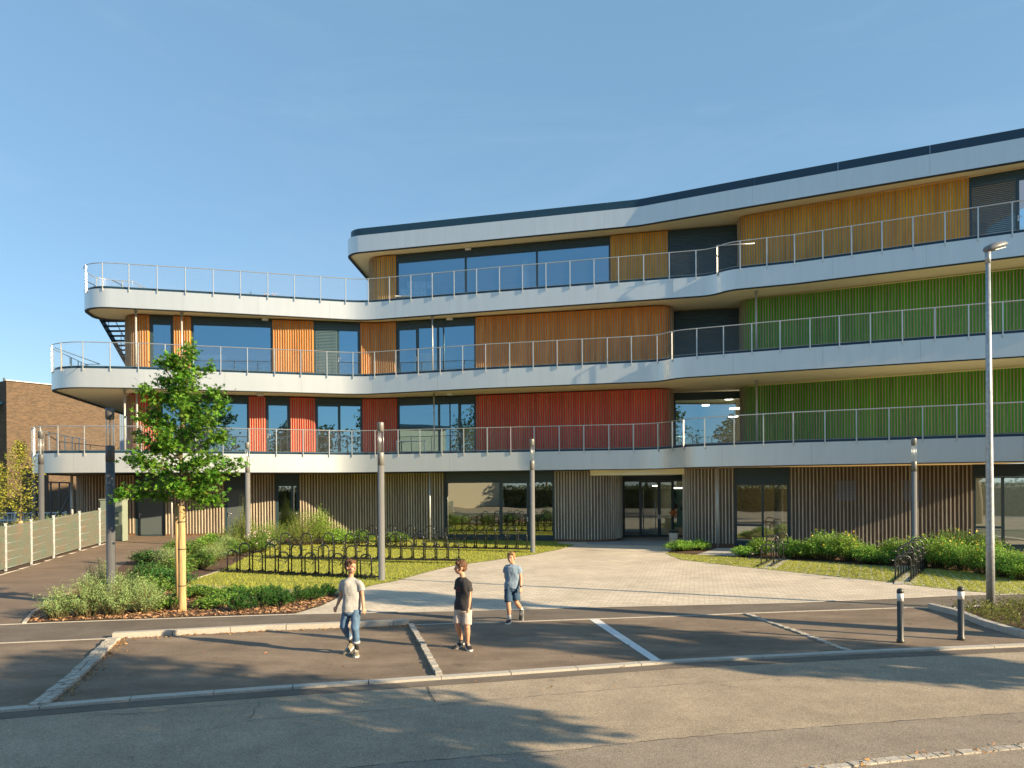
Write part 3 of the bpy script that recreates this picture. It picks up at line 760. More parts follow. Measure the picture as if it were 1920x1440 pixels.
# plaza
grass_r_low = [(1249,1038),(1262,1044),(1278,1050),(1348,1058),(1407,1064.5),(1480,1072),(1572,1082),(1677,1092.5),(1707,1097),(1801,1107.5),(1870,1113),(1960,1117),(2300,1130)]
pl_left = [(550,1151.5),(600,1137),(626,1125),(640,1115),(700,1097),(740,1090),(800,1073),(850,1061),(930,1050),(1000,1040),(1050,1030),(1078,1022),(1030,1019)]
wallfoot = [Vector(p) for p in offset(WP[0].sub(WP[0].col(1045,-1), WP[0].len), -.05)]
pz = gp(pl_left)
plz = [tuple(p) for p in pz] + [tuple(wallfoot[0]), tuple(wallfoot[0] + Vector((0, 4))), (9.5, 38), (26, 33)] 
pe = Path(pbw); dA = pe.col(550, -2.7); 
front_edge = offset(pe.sub(dA, pe.len), -.03)
sheet('plaza', plz + [tuple(p) for p in front_edge[::-1]], .002, M['plaza'], drape=False)
es = [tuple(W(1100, 41.2, 0)), tuple(W(1262, 43.2, 0)), tuple(W(1262, 36.5, 0)), tuple(W(1100, 36.5, 0))]
sheet('entrance_slabs', es, .008, M['slabs'], drape=False)

# left lawn of grass pavers
lawn_l = gp([(413,1071),(365,1086),(326,1100),(345,1110),(480,1112),(590,1115),(640,1115),(700,1097),(740,1090),(800,1073),(850,1061),(930,1050),(1000,1040),(1050,1030),(1078,1022),(1045,1019)])
wl_in = [Vector(p) for p in WP[0].sub(WP[0].col(600,-1), WP[0].col(1045,-1))]
LAWN = [tuple(p) for p in lawn_l] + [tuple(p) for p in wl_in[::-1]] + [tuple(G(470,1040).xy)]
sheet('lawn', LAWN, .010, M['lawn'], sub=1.5)
gg = gp([(326,1100),(345,1110),(480,1112),(590,1115),(636,1116),(660,1108),(560,1106),(450,1102),(370,1096)])
M['gravel_l'] = mat('grass_paver_edge', (.42,.40,.26), .9, nscale=14, c2=(.17,.18,.05), bump=.4)
sheet('paver_strip', [tuple(p) for p in gg], .016, M['gravel_l'], sub=1.5)
# mulch bed on the left
MUL = [(45,1168),(100,1165.5),(300,1159.5),(550,1150.5),(600,1136),(627,1124),(640,1114),(590,1114),(480,1111),(345,1109),(326,1099),(365,1085),(413,1070),(470,1040),(520,1022)]
mw = gp(MUL); wfar = [Vector(p) for p in WP[0].sub(WP[0].col(415,-1), WP[0].col(600,-1))]
mulp = [tuple(p) for p in mw] + [tuple(p) for p in wfar[::-1]] + [tuple(G(x,y).xy) for x,y in ((400,1016),(335,1027),(270,1043),(236,1056),(205,1075),(150,1100),(95,1125),(60,1145))]
sheet('mulch_bed', mulp, .012, M['soil'], sub=1.5)
MB_poly = [Vector(p) for p in mulp]
# asphalt path on the left
pth = gp([(-300,1182),(0,1171.5),(45,1168),(60,1145),(95,1125),(150,1100),(205,1075),(236,1056),(270,1043),(335,1027),(400,1016)])
wf2 = [Vector(p) for p in WP[0].sub(WP[0].col(172,-1), WP[0].col(415,-1))]
fence_px = [(-420,1190),(-170,1120),(0,1078),(60,1060),(101,1047),(150,1033),(187,1023),(215,1012)]
fl = gp(fence_px)
sheet('asphalt_path', [tuple(p) for p in pth] + [tuple(p) for p in wf2[::-1]] + [tuple(p) for p in fl[::-1]], .006, M['path'], sub=1.5)
band('path_edging', offset(fl, .02)[::1], -.03, .05, .008, .02, M['gravelc'], joint=1.0)
# light edging of the bed along the path and the grass
band('bed_edging', gp([(45,1169),(62,1148),(98,1127),(152,1102)]), -.03, .04, .01, .02, M['gravelc'], joint=1.0)
band('lawn_edging', gp([(326,1100.5),(365,1086),(413,1071)]), -.03, .04, .01, .02, M['gravelc'], joint=1.0)
# gravel / soil between fence and brick building
sheet('planted_bank', [tuple(p) for p in offset(fl, -.06)] + [(-21,37.5),(-19,46),(-30,54),(-45,40),(-36,14)], .02, M['soil'], sub=1.5)

# right lawn (grass paver grid)
M['grid'] = paver_mat('grass_grid', (.30,.31,.045), (.22,.25,.035), (.52,.48,.34), .30, .22, .030, R(25))
glow = gp(grass_r_low)
gup = gp([(1249,1037),(1280,1039),(1300,1041),(1360,1044),(1460,1051),(1540,1054),(1600,1059),(1680,1064),(1730,1066),(1850,1075),(1920,1084),(2300,1120)])
sheet('grass_grid_lawn', [tuple(p) for p in glow] + [tuple(p) for p in gup[::-1]], .009, M['grid'], drape=False)
bedpts = [tuple(p) for p in gup] + [(24, 31)] + [tuple(p) for p in wallfoot[::-1] if p.x > 7.2 and p.y < 34.5 and p.x < 23]
sheet('flower_bed', bedpts, .006, M['soil'], drape=False)
sq = gp([(1306,1040.5),(1345,1028),(1475,1028),(1445,1036),(1390,1043.5)])
sheet('gravel_patch', [tuple(p) for p in sq], .014, M['gravelc'], drape=False)
# bases of the two right racks
for a, b in (((1416,1064),(1450,1064)), ((1676,1092),(1712,1094))): pass

# ---------------------------------------------------------------- grass blades and mulch chips
def inpoly(p, poly):
    x, y = p[0], p[1]; c = False; j = len(poly) - 1
    for i in range(len(poly)):
        xi, yi = poly[i][0], poly[i][1]; xj, yj = poly[j][0], poly[j][1]
        if (yi > y) != (yj > y) and x < (xj - xi) * (y - yi) / (yj - yi) + xi: c = not c
        j = i
    return c
def scatter(poly, n):
    x0 = min(p[0] for p in poly); x1 = max(p[0] for p in poly); y0 = min(p[1] for p in poly); y1 = max(p[1] for p in poly); out = []
    while len(out) < n:
        p = (random.uniform(x0, x1), random.uniform(y0, y1))
        if inpoly(p, poly): out.append(p)
    return out
M['blade'] = mat('grass_blades', (.42,.43,.065), .7, island=.35, hue=.02, trans=.35)
M['chip'] = mat('bark_chips', (.40,.22,.11), .85, island=.5, hue=.015)
def blades(name, pts, h, w, label, m_, spread=.4):
    mb = MB()
    for x, y in pts:
        z = gz(x, y) + .005
        for _ in range(2):
            a = random.uniform(0, 6.28); hh = h * random.uniform(.5, 1.3); l = random.uniform(.1, spread) * hh; ca, sa = math.cos(a), math.sin(a)
            x1 = x + random.uniform(-.03,.03); y1 = y + random.uniform(-.03,.03)
            mb.poly([(x1 - sa*w, y1 + ca*w, z), (x1 + sa*w, y1 - ca*w, z), (x1 + ca*l, y1 + sa*l, z + hh)])
    o = mb.build(name, m_); tag(o, label, 'grass', kind='stuff'); return o
blades('lawn_grass', scatter(LAWN, 26000), .055, .010, 'short yellow green grass around the left bike racks', M['blade'], .9)
GR = [tuple(p) for p in glow if p.x < 22] + [tuple(p) for p in gup[::-1] if p.x < 22]
gpts = []
for x, y in scatter(GR, 26000):
    # grass grows in the cells of the grid, not on the concrete ribs
    c_, s_ = math.cos(R(25)), math.sin(R(25)); u = x*c_ - y*s_; v = x*s_ + y*c_
    if (v / .22) % 1 < .8 and (u / .30) % 1 < .82: gpts.append((x, y))
blades('grid_grass', gpts, .04, .009, 'short grass in the concrete grid beside the flower bed', M['blade'], .8)
mb = MB()
def chips(mb, pts, z0, s0, s1):
    for x, y in pts:
        z = gz(x, y) + z0 + random.uniform(0, .02); s = random.uniform(s0, s1); a = random.uniform(0, 6.28); w = s * random.uniform(.25,.6)
        q = Matrix.Rotation(a, 3, 'Z') @ Matrix.Rotation(random.uniform(-.6,.6), 3, 'X') @ Matrix.Rotation(random.uniform(-.5,.5), 3, 'Y')
        mb.poly([Vector((x,y,z)) + q @ Vector(k) for k in ((-s,-w,0),(s,-w*.6,0),(s*.8,w,0),(-s*.7,w*.8,0))])
near = [p for p in scatter(mulp, 26000) if p[1] < 22]
chips(mb, near, .018, .016, .05)
chips(mb, [p for p in scatter([tuple(p) for p in offset(bedr, -.10)] + [tuple(p) for p in right_front[::-1]], 2500)], .02, .01, .03)
tag(mb.build('bark_mulch', M['chip']), 'reddish bark mulch covering the planting bed by the pavement', 'mulch', kind='stuff')
# fallen leaves along the kerbs
mb = MB(); M['leaflit'] = mat('dry_fallen_leaves', (.38,.19,.06), .8, island=.45, hue=.03)
lp = []
kq = Path(offset(PK.sub(d1, d2), .06))
for _ in range(420):
    d = kq.len * (random.random() ** 1.3); c, t = kq.at(d); n = Vector((t.y, -t.x)); lp.append(tuple(c + n * abs(random.gauss(0, .09))))
sq_ = Path(gp([(222,1203),(158,1265),(95,1318)]))
for _ in range(300):
    c, t = sq_.at(sq_.len * random.random() ** 1.5); n = Vector((t.y, -t.x)); lp.append(tuple(c - n * abs(random.gauss(0, .12)) * (1 if n.x < 0 else -1)))
for _ in range(60): c, t = kq.at(kq.len * random.uniform(.93, 1)); lp.append((c.x + random.gauss(0,.12), c.y - abs(random.gauss(0,.1))))
for _ in range(70): lp.append((random.uniform(-9, 6), random.uniform(9.5, 14)))
gg_ = Path(gt)
for _ in range(120):
    c, t = gg_.at(gg_.len * random.random()); lp.append((c.x + random.gauss(0,.05), c.y + random.gauss(0,.05)))
chips(mb, lp, .004, .012, .026)
tag(mb.build('fallen_leaves', M['leaflit']), 'dry brown leaves blown along the kerbs and setts', 'leaves', kind='stuff')
# ---------------------------------------------------------------- foliage
def leaf_mat(n, c, isl=.35, hue=.02, tr=.35): return mat(n, c, .55, island=isl, hue=hue, trans=tr, spec=.35)
M['lf_tree'] = leaf_mat('sweetgum_leaves', (.12,.27,.025), .5, .025)
M['lf_grey'] = leaf_mat('grey_green_leaves', (.37,.54,.20), .3, .02)
M['lf_dark'] = leaf_mat('dark_pine_needles', (.035,.12,.018), .45, .02, .15)
M['lf_mid'] = leaf_mat('mid_green_leaves', (.14,.26,.04), .4, .025)
M['lf_bright'] = leaf_mat('bright_green_leaves', (.26,.42,.05), .35, .025)
M['lf_lush'] = leaf_mat('lush_green_leaves', (.27,.48,.07), .35, .02)
M['lf_olive'] = leaf_mat('olive_leaves', (.36,.36,.05), .35, .03)
M['lf_yellow'] = leaf_mat('yellowing_leaves', (.34,.28,.04), .35, .035)
M['lf_env'] = leaf_mat('distant_leaves', (.07,.12,.025), .4, .02)
M['stem'] = mat('green_brown_stem', (.12,.10,.04), .8)
M['bark'] = mat('bark', (.16,.12,.08), .9, noise_amt=.3, nscale=8, bump=.5)
M['petal_y'] = mat('yellow_petals', (.75,.55,.05), .6, island=.2)
M['petal_p'] = mat('pale_pink_petals', (.65,.50,.48), .6, island=.2)
M['petal_w'] = mat('white_petals', (.75,.72,.6), .6)
M['wrap'] = mat('reed_wrap', (.50,.34,.16), .9, noise_amt=.5, nscale=2.0, stretch=(60,60,1.2), bump=.6, bscale=10)
M['tie'] = mat('dark_tie', (.03,.025,.02), .7)
def star(mb, c, q, r):
    pts = []
    for k in range(10):
        a = math.pi * k / 5 + .1; rr = r if k % 2 == 0 else r * .42
        if k == 5: rr = r * .35
        pts.append(Vector(c) + q @ Vector((math.sin(a) * rr, math.cos(a) * rr, (.12 * r if k % 2 == 0 else 0))))
    n = len(mb.v); mb.v.append(tuple(c)); mb.v += [tuple(p) for p in pts]
    for k in range(10): mb.face((n, n+1+k, n+1+(k+1)%10))
def lf(mb, c, d, l, w, roll=None):
    """a small folded leaf from c along d"""
    d = d.normalized(); s = d.orthogonal().normalized(); s = Matrix.Rotation(random.uniform(0, 6.28) if roll is None else roll, 3, d) @ s
    c = Vector(c); mid = c + d * l * .45
    mb.poly([c, mid - s * w, c + d * l, mid + s * w])
def rq(): return Matrix.Rotation(random.uniform(0,6.28),3,'Z') @ Matrix.Rotation(random.uniform(-1.2,1.2),3,'X') @ Matrix.Rotation(random.uniform(-1.2,1.2),3,'Y')
def limb(mb, a, b, r0, r1, sag=.0, n=5, seg=6):
    pts = []; rs = []
    for i in range(seg+1):
        t = i/seg; p = Vector(a).lerp(Vector(b), t); p.z += sag * math.sin(math.pi*t)
        if 0 < i < seg: p += Vector((random.gauss(0,1),random.gauss(0,1),0)) * .012 * (Vector(b)-Vector(a)).length
        pts.append(p); rs.append(r0 + (r1-r0)*t)
    mb.tube(pts, rs, n=n); return pts

def young_tree():
    B = G(342, 1146); t = empty('young_tree', B); s = F / B.y
    tag(t, 'young green maple-like tree with reed wrapped trunk standing in the planting bed', 'tree')
    wr = MB(); prof = [(.095,0),(.085,.10),(.078,.5),(.082,.52),(.078,1.0),(.083,1.25),(.075,1.6),(.070,2.25),(.05,2.30)]
    wr.lathe(prof, n=20); w = wr.build('trunk_wrap', M['wrap'], t)
    ti = MB()
    for z in (.55, 1.35, 1.95): ti.lathe([(.084,z),(.086,z+.02)], n=16)
    ti.build('tie', M['tie'], w)
    st = MB(); st.tube([(-.34,.55,0),(-.33,.5,2.36)], .05, n=10); st.build('support_stake', M['wrap'], t)
    tr = MB(); main = [Vector((0,0,2.2)), Vector((.02,0,2.7)), Vector((-.02,.02,3.4)), Vector((.06,0,4.2)), Vector((.0,0,5.0)), Vector((.02,0,5.6))]
    tr.tube([(0,0,0)] + main, [.06,.052,.048,.042,.03,.02,.008], n=9)
    tips = []
    # (angle in plan, base height, length, rise) read off the photograph: right = 0, towards the camera = -90
    br = [(175,2.35,1.05,.05),(10,2.45,.75,-.15),(200,2.55,1.25,-.05),(-20,2.6,.95,.12),(-70,2.5,.7,.0),(80,2.5,.9,.05),(130,2.6,.9,.1),
          (0,2.75,1.30,.28),(185,2.9,1.05,.2),(-50,2.9,.95,.2),(-120,2.9,.95,.2),(60,3.0,.9,.2),(150,3.1,.85,.3),
          (5,3.3,.95,.35),(180,3.3,.9,.3),(-90,3.3,.8,.3),(100,3.4,.7,.3),(-30,3.6,.85,.3),(210,3.6,.75,.35),(160,3.8,.75,.35),
          (10,3.9,.85,.4),(-70,3.95,.6,.35),(80,4.0,.6,.35),(-10,4.2,.85,.35),(190,4.25,.7,.35),(140,4.4,.8,.45),(-50,4.4,.5,.4),(20,4.6,.6,.5),(100,4.6,.4,.4),
          (200,4.75,.45,.45),(-20,4.85,.38,.5),(170,5.0,.22,.35),(30,5.1,.2,.4)]
    for a, z, l, rise in br:
        a = R(a + random.uniform(-8,8)); k = 0
        base = Vector((0,0,z)); tip = Vector((math.cos(a)*l, math.sin(a)*l, z + rise*1.3 + .12))
        pts = limb(tr, base, tip, .017, .004, sag=.06)
        for j in range(2, 7):
            p = pts[j]; n_ = 2 if l > .6 else 1
            for _ in range(n_):
                u = Vector((random.gauss(0,1), random.gauss(0,1), random.gauss(.25,.7))).normalized() * random.uniform(.12,.34) * (1 - .3*j/7)
                e = p + u; limb(tr, p, e, .005, .002, n=4, seg=2); tips.append((e, p))
        tips.append((pts[-1], pts[-2]))
    for i in range(10):
        z = 4.6 + i*.1; tips.append((Vector((random.gauss(0,.10), random.gauss(0,.10), z)), Vector((0,0,z-.1))))
    tr.build('trunk', M['bark'], t)
    fo = MB()
    for e, p in tips:
        n = random.randint(25, 34)
        for _ in range(n):
            f = random.uniform(.1, 1.15); c = p.lerp(e, f) + Vector((random.gauss(0,.078), random.gauss(0,.078), random.gauss(0,.068)))
            q = Matrix.Rotation(random.uniform(0,6.28),3,'Z') @ Matrix.Rotation(random.gauss(.7,.5),3,'X')
            star(fo, c, q, random.uniform(.040,.068))
    fo.build('crown', M['lf_tree'], t)
    yl = MB()
    for _ in range(60):
        e, p = random.choice(tips); star(yl, e + Vector((random.gauss(0,.05),)*3), rq(), .05)
    yl.build('yellow_leaves', M['lf_yellow'], t)
young_tree()

def small_tree(px, s, z0, h, wd, label, leafm, dens=1.0):
    p = PS(px, s, 0); t = empty('young_tree', (p.x, p.y, z0)); tag(t, label, 'tree', 'young trees beside the brick building')
    w = MB(); w.lathe([(.11,0),(.10,.6),(.095,1.2),(.09,1.25)], n=14); w.build('trunk_wrap', M['wrap'], t)
    tr = MB(); tr.tube([(0,0,0),(0,0,1.2),(.02,0,2.2),(0,0,h)], [.05,.04,.03,.008], n=7); fo = MB()
    for i in range(34):
        f = i/33; z = 1.35 + (h - 1.6) * f; a = i*2.4; l = wd * (math.sin(math.pi*min(1,(f*.8+.22)))**.8) * random.uniform(.7,1.05)
        b = Vector((0,0,z)); e = Vector((math.cos(a)*l, math.sin(a)*l, z + .35*l + .15))
        pts = limb(tr, b, e, .012, .003, sag=.05, seg=5)
        for j in range(1,6):
            for _ in range(int(13*dens)):
                c = pts[j] + Vector((random.gauss(0,.09), random.gauss(0,.09), random.gauss(0,.08)))
                lf(fo, c, Vector((random.gauss(0,1),random.gauss(0,1),random.gauss(0,.7))), random.uniform(.06,.11), random.uniform(.015,.03))
    tr.build('trunk', M['bark'], t); fo.build('crown', leafm, t)
small_tree(38, 49.5, .25, 4.3, .80, 'thin yellowing young tree in front of the brick wall', M['lf_olive'])
small_tree(-12, 50, .25, 3.6, .75, 'yellowing young tree cut off by the left edge of the photo', M['lf_olive'])

def bush(px, py, w, h, leafm, label, group=None, style='leafy', dens=1.0, depth=None, flower=None, nfl=0, dz=0, name='shrub'):
    B = G(px, py); d = depth or w; o_c = Vector((B.x, B.y + d * .45, gz(B.x, B.y + d*.45) + dz))
    fo = MB(); sm = MB(); ends = []
    ns = int(26 * dens * max(.6, w) * max(.6, d) ** .5)
    if style == 'feather':
        for i in range(int(ns * 2.8)):
            a = random.uniform(0, 6.28); rr = random.random() ** .6; bx, by = math.cos(a)*rr*w*.33, math.sin(a)*rr*d*.33
            tip = Vector((math.cos(a)*rr*w*.52 + random.gauss(0,.05), math.sin(a)*rr*d*.52 + random.gauss(0,.05), h * (1 - .55*rr*rr) * random.uniform(.7,1.08)))
            base = Vector((bx*.6, by*.6, .02)); mid = base.lerp(tip, .5) + Vector((0,0,.06))
            sm.tube([base, mid, tip], [.006,.004,.002], n=3, cap=False)
            m_ = 26
            for k in range(m_):
                f = .2 + .85 * k / m_; q = base.lerp(mid, f*2) if f < .5 else mid.lerp(tip, (f-.5)*2)
                q = q + Vector((random.gauss(0,.022),)*1 + (random.gauss(0,.022), random.gauss(0,.015)))
                dd = Vector((random.gauss(0,.8), random.gauss(0,.8), random.uniform(.2,1.1)))
                lf(fo, q, dd, random.uniform(.03,.065), random.uniform(.003,.0065))
            ends.append(tip)
    elif style == 'pine':
        for i in range(int(ns * 1.6)):
            a = random.uniform(0, 6.28); rr = random.random() ** .55; tip = Vector((math.cos(a)*rr*w*.5, math.sin(a)*rr*d*.5, h * (1 - .6*rr*rr) * random.uniform(.75,1.05)))
            base = Vector((tip.x*.5, tip.y*.5, .03)); sm.tube([base, tip], [.008,.004], n=4, cap=False)
            ax = (tip - base).normalized()
            for k in range(70):
                f = random.uniform(.35, 1.02); q = base.lerp(tip, f)
                dd = (ax * random.uniform(.5,1.2) + Vector((random.gauss(0,.7), random.gauss(0,.7), random.gauss(0,.4)))).normalized()
                lf(fo, q, dd, random.uniform(.05,.085), .0045)
            ends.append(tip)
    elif style == 'grass':
        for i in range(int(ns * 9)):
            a = random.uniform(0, 6.28); r0 = random.random()*.12*w; l = random.uniform(.7,1.05)*w*.5; hh = h*random.uniform(.6,1.05); c0 = Vector((math.cos(a)*r0, math.sin(a)*r0, 0))
            pts = [c0 + Vector((math.cos(a)*l*t*t, math.sin(a)*l*t*t, hh*(1.55*t - .75*t*t*(1 if random.random()<.6 else .7)))) for t in (0,.35,.7,1.0)]
            s = Vector((-math.sin(a), math.cos(a), 0)) * random.uniform(.004,.007)
            for (p, q, f0, f1) in ((pts[0],pts[1],1,.9),(pts[1],pts[2],.9,.6),(pts[2],pts[3],.6,.1)):
                fo.poly([p - s*f0, p + s*f0, q + s*f1, q - s*f1])
            ends.append(pts[-1])
    else:
        big = style == 'big'
        for i in range(int(ns * 2.2)):
            a = random.uniform(0, 6.28); rr = random.random() ** .6
            bump_ = 1 + .28 * noise.noise(Vector((math.cos(a)*2 + B.x*3, math.sin(a)*2 + B.y, rr*2)))
            tip = Vector((math.cos(a)*rr*w*.52*bump_, math.sin(a)*rr*d*.52*bump_, h * (1 - .55*rr**2.4) * random.uniform(.72,1.08) * (.6 + .4*bump_)))
            base = Vector((tip.x*.35, tip.y*.35, .02)); mid = base.lerp(tip,.55) + Vector((0,0,.07))
            sm.tube([base, mid, tip], [.007,.005,.002], n=3, cap=False)
            m_ = 20 if not big else 15
            for k in range(m_):
                f = .22 + .82 * random.random(); q = base.lerp(mid, f*2) if f < .5 else mid.lerp(tip, (f-.5)*2)
                q = q + Vector((random.gauss(0,.04), random.gauss(0,.04), random.gauss(0,.03)))
                dd = Vector((random.gauss(0,1), random.gauss(0,1), random.uniform(-.2,.9)))
                lf(fo, q, dd, random.uniform(.045,.08) * (1.35 if big else 1), random.uniform(.010,.020) * (1.35 if big else 1))
            ends.append(tip)
    # no stray leaf under ground
    o = empty(name, o_c); tag(o, label, 'shrub' if name == 'shrub' else 'plant', group)
    fo.build('foliage', leafm, o)
    if sm.v: sm.build('stems', M['stem'], o)
    if flower and nfl > 8:
        fl_ = MB()
        for _ in range(nfl):
            e = random.choice(ends); q = e + Vector((random.gauss(0,.02), random.gauss(0,.02), random.uniform(0,.10)))
            for k in range(4): 
                qq = rq(); r_ = random.uniform(.012,.022); c = q + Vector((random.gauss(0,.014),)*3)
                fl_.poly([c + qq @ Vector(v) for v in ((-r_,-r_,0),(r_,-r_,0),(r_,r_,0),(-r_,r_,0))])
        fl_.build('flowers', M[flower], o)
    return o
# near-left grey green bushes
gA = 'grey green feathery shrubs at the pavement corner'
for i, (px, py, w, h, lb) in enumerate([
 (88,1166,.75,.55,'leftmost feathery grey green shrub where the path meets the pavement'),
 (140,1163,.95,.72,'tall feathery grey green shrub second from the path corner'),
 (195,1160,.95,.66,'feathery grey green shrub in front of the thick near lamp post, left of it'),
 (250,1156,.95,.58,'low spreading grey green shrub right of the thick near lamp post'),
 (170,1138,1.0,.80,'grey green shrub behind the front row, nearest the asphalt path'),
 (222,1136,.9,.62,'grey green shrub growing around the foot of the thick near lamp post')]):
    bush(px, py, w*1.08, h*1.28, M['lf_grey'], lb, gA, 'feather', dens=2.0)
# dark spreading and mixed shrubs between path and tree
for px, py, w, h, mt, st, lb, de in [
 (262,1125,1.15,.45,'lf_mid','leafy','low dark green spreading shrub behind the grey green bushes',1.2),
 (305,1112,1.2,.5,'lf_dark','leafy','dark spreading shrub left of the wrapped tree trunk',1.3),
 (260,1098,1.2,.55,'lf_dark','leafy','dark green shrub beside the asphalt path, behind the near lamp post',1.3),
 (312,1090,1.2,.55,'lf_mid','leafy','mid green shrub behind the wrapped tree trunk on the path side',1.2),
 (360,1072,1.3,.55,'lf_mid','leafy','mid green shrub just right of the trunk beside the lawn edge',1.2),
 (300,1064,1.4,.6,'lf_grey','feather','pale feathery shrub along the path further back',1.0),
 (390,1056,1.3,.6,'lf_grey','feather','pale green shrub at the left end of the front bike rack',1.0),
 (350,1050,1.5,.55,'lf_mid','leafy','low shrub along the path in line with the doors',1.0),
 (430,1046,1.3,.55,'lf_mid','leafy','leafy shrub behind the left end of the front bike rack',1.0),
 (262,1062,1.1,.45,'lf_dark','leafy','dark low shrub at the bend of the asphalt path',1.2),(322,1040,1.3,.45,'lf_mid','leafy','low green shrub along the path opposite the first grey door',1.1),
 (385,1030,1.5,.5,'lf_lush','leafy','low green shrub at the top of the path by the slatted wall',1.1),(418,1036,1.3,.6,'lf_grey','feather','feathery shrub at the top of the bed',1.0)]:
    bush(px, py, w, h*1.1, M[mt], lb, None, st, dens=de*1.3)
for px, py, w, h, lb in [(395,1052,1.0,.62,'clump of arching ornamental grass beside the left rack'),(345,1062,.9,.5,'tuft of ornamental grass behind the tree stake'),(455,1040,1.1,.7,'ornamental grass clump below the far slim lamp')]:
    bush(px, py, w, h, M['lf_olive'], lb, 'ornamental grass clumps', 'grass', dens=1.0, name='grass_clump')
# ground level leafy plants in front of the tree
for px, py, w, h, lb in [(300,1148,.7,.25,'low strawberry-like plant left of the trunk foot'),(375,1146,.8,.2,'low leafy plant right of the trunk foot'),(410,1138,.8,.24,'low leafy plant between trunk and dwarf pines'),(350,1126,1.1,.25,'low leafy plant behind the trunk foot'),(430,1124,1.1,.22,'low leafy plant behind the dwarf pines'),(490,1122,.9,.2,'low plant behind the middle dwarf pines')]:
    bush(px, py, w, h, M['lf_mid'], lb, None, 'leafy', dens=1.3)
gp_ = 'dark green dwarf pines beside the plaza'
for px, py, w, h, lb in [(440,1150,.62,.36,'dwarf pine nearest the wrapped tree trunk'),(487,1144,.62,.42,'dwarf pine second from the wrapped tree trunk'),(520,1142,.62,.38,'dwarf pine in the front middle of its row'),
                         (505,1132,.7,.40,'dwarf pine behind the front middle one'),(550,1134,.62,.40,'large dwarf pine right of the middle'),(580,1129,.6,.36,'dwarf pine second from the plaza'),(606,1122,.55,.34,'smallest dwarf pine at the right end by the plaza'),(440,1130,.6,.30,'dwarf pine behind the one nearest the trunk')]:
    bush(px, py, w, h, M['lf_dark'], lb, gp_, 'pine', dens=2.0)
# tall shrubs in front of the left ground floor wall
for px, py, w, h, mt, st, lb in [
 (440,1030,2.0,1.25,'lf_bright','feather','tall pale green shrub in front of the second grey door'),
 (452,1026,.7,2.1,'lf_bright','feather','tallest upright shrub reaching the lamp globe height'),
 (500,1026,1.6,1.1,'lf_lush','feather','rounded green shrub between the grey and glass doors'),
 (555,1026,1.9,1.5,'lf_bright','feather','large airy shrub in front of the glazed door'),
 (590,1024,1.6,1.6,'lf_bright','leafy','tall yellow green shrub right of the glazed door'),
 (625,1024,1.5,.75,'lf_lush','leafy','low green shrub at the shadow edge on the slatted wall'),
 (668,1022,1.4,.6,'lf_mid','leafy','low dark shrub behind the far bike rack'),
 (735,1020,1.6,.5,'lf_mid','leafy','low green shrub behind the middle lamp post'),
 (475,1040,1.4,.8,'lf_mid','leafy','leafy shrub with pink flowers at the left of the second rack')]:
    bush(px, py, w, h, M[mt], lb, None, st, dens=1.7, flower='petal_p' if 'pink' in lb else None, nfl=40)
# behind the glass fence
for i, (px, s, w, h, lb) in enumerate([(20,48,2.0,.95,'yellow green shrub behind the fence at the left edge'),(62,46,1.6,1.0,'olive shrub behind the fence under the small tree'),(100,44,1.5,1.05,'dark green shrub behind the fence near the tall lamp'),
                                  (140,42.5,1.7,1.1,'bright shrub behind the fence before the slatted wall'),(178,41.5,1.5,1.1,'yellow green shrub at the far end of the fence')]):
    p = PS(px, s, -2.0); q = G(px, HY + 7.5 + 2.35 * s); o = bush(px, q and (917 + 2.3*s), w, h + .2, M['lf_olive' if i != 2 else 'lf_mid'], lb, None, 'big', dens=.8); o.location = (p.x, p.y, .35)
# right beds
gR = 'yellow flowering shrubs along the right wall'
for px, py, w, h, mt, lb, nf in [
 (1285,1036,1.5,.50,'lf_lush','low green shrub beside the litter bin',0),(1318,1034,1.0,.52,'lf_lush','low green shrub in front of the curved slatted corner',0),
 (1400,1046,1.0,.45,'lf_lush','low leafy shrub left of the short bike rack',0),(1436,1044,1.2,.8,'lf_bright','leafy shrub behind the short bike rack',12),
 (1490,1050,1.3,.9,'lf_lush','flowering shrub just right of the short bike rack',30),(1527,1052,1.4,.85,'lf_bright','flowering shrub left of the tallest flower stems',30),
 (1565,1054,1.6,1.25,'lf_lush','tall flowering shrub in the middle of the right bed',70),(1607,1056,1.4,1.15,'lf_bright','tall flowering shrub near the paper sheets on the wall',60),
 (1640,1060,1.2,.8,'lf_lush','green shrub left of the long bike rack',20),(1668,1062,1.0,.5,'lf_mid','low dark shrub behind the long bike rack',0),
 (1692,1058,1.2,1.0,'lf_bright','yellow topped shrub behind the long bike rack',40),(1745,1064,1.6,1.15,'lf_lush','flowering shrub right of the long bike rack',70),
 (1790,1070,1.6,1.2,'lf_bright','flowering shrub between the rack and the street lamp mast',80),(1832,1075,1.5,1.15,'lf_lush','flowering shrub left of the street lamp mast',80),
 (1878,1082,1.5,1.2,'lf_bright','flowering shrub right of the street lamp mast',80),(1915,1088,1.4,.95,'lf_lush','green shrub at the right edge of the photo',40),
 (1960,1094,1.6,1.0,'lf_lush','green shrub partly outside the right edge',40),(1810,1055,1.8,1.3,'lf_mid','tall shrub in the back row of the right bed',60),(1870,1058,1.8,1.2,'lf_mid','tall back row shrub under the ground floor window',60)]:
    bush(px, py, w, h*.80, M[mt], lb, gR, 'leafy', dens=1.8, flower='petal_y' if nf else None, nfl=int(nf*.22))
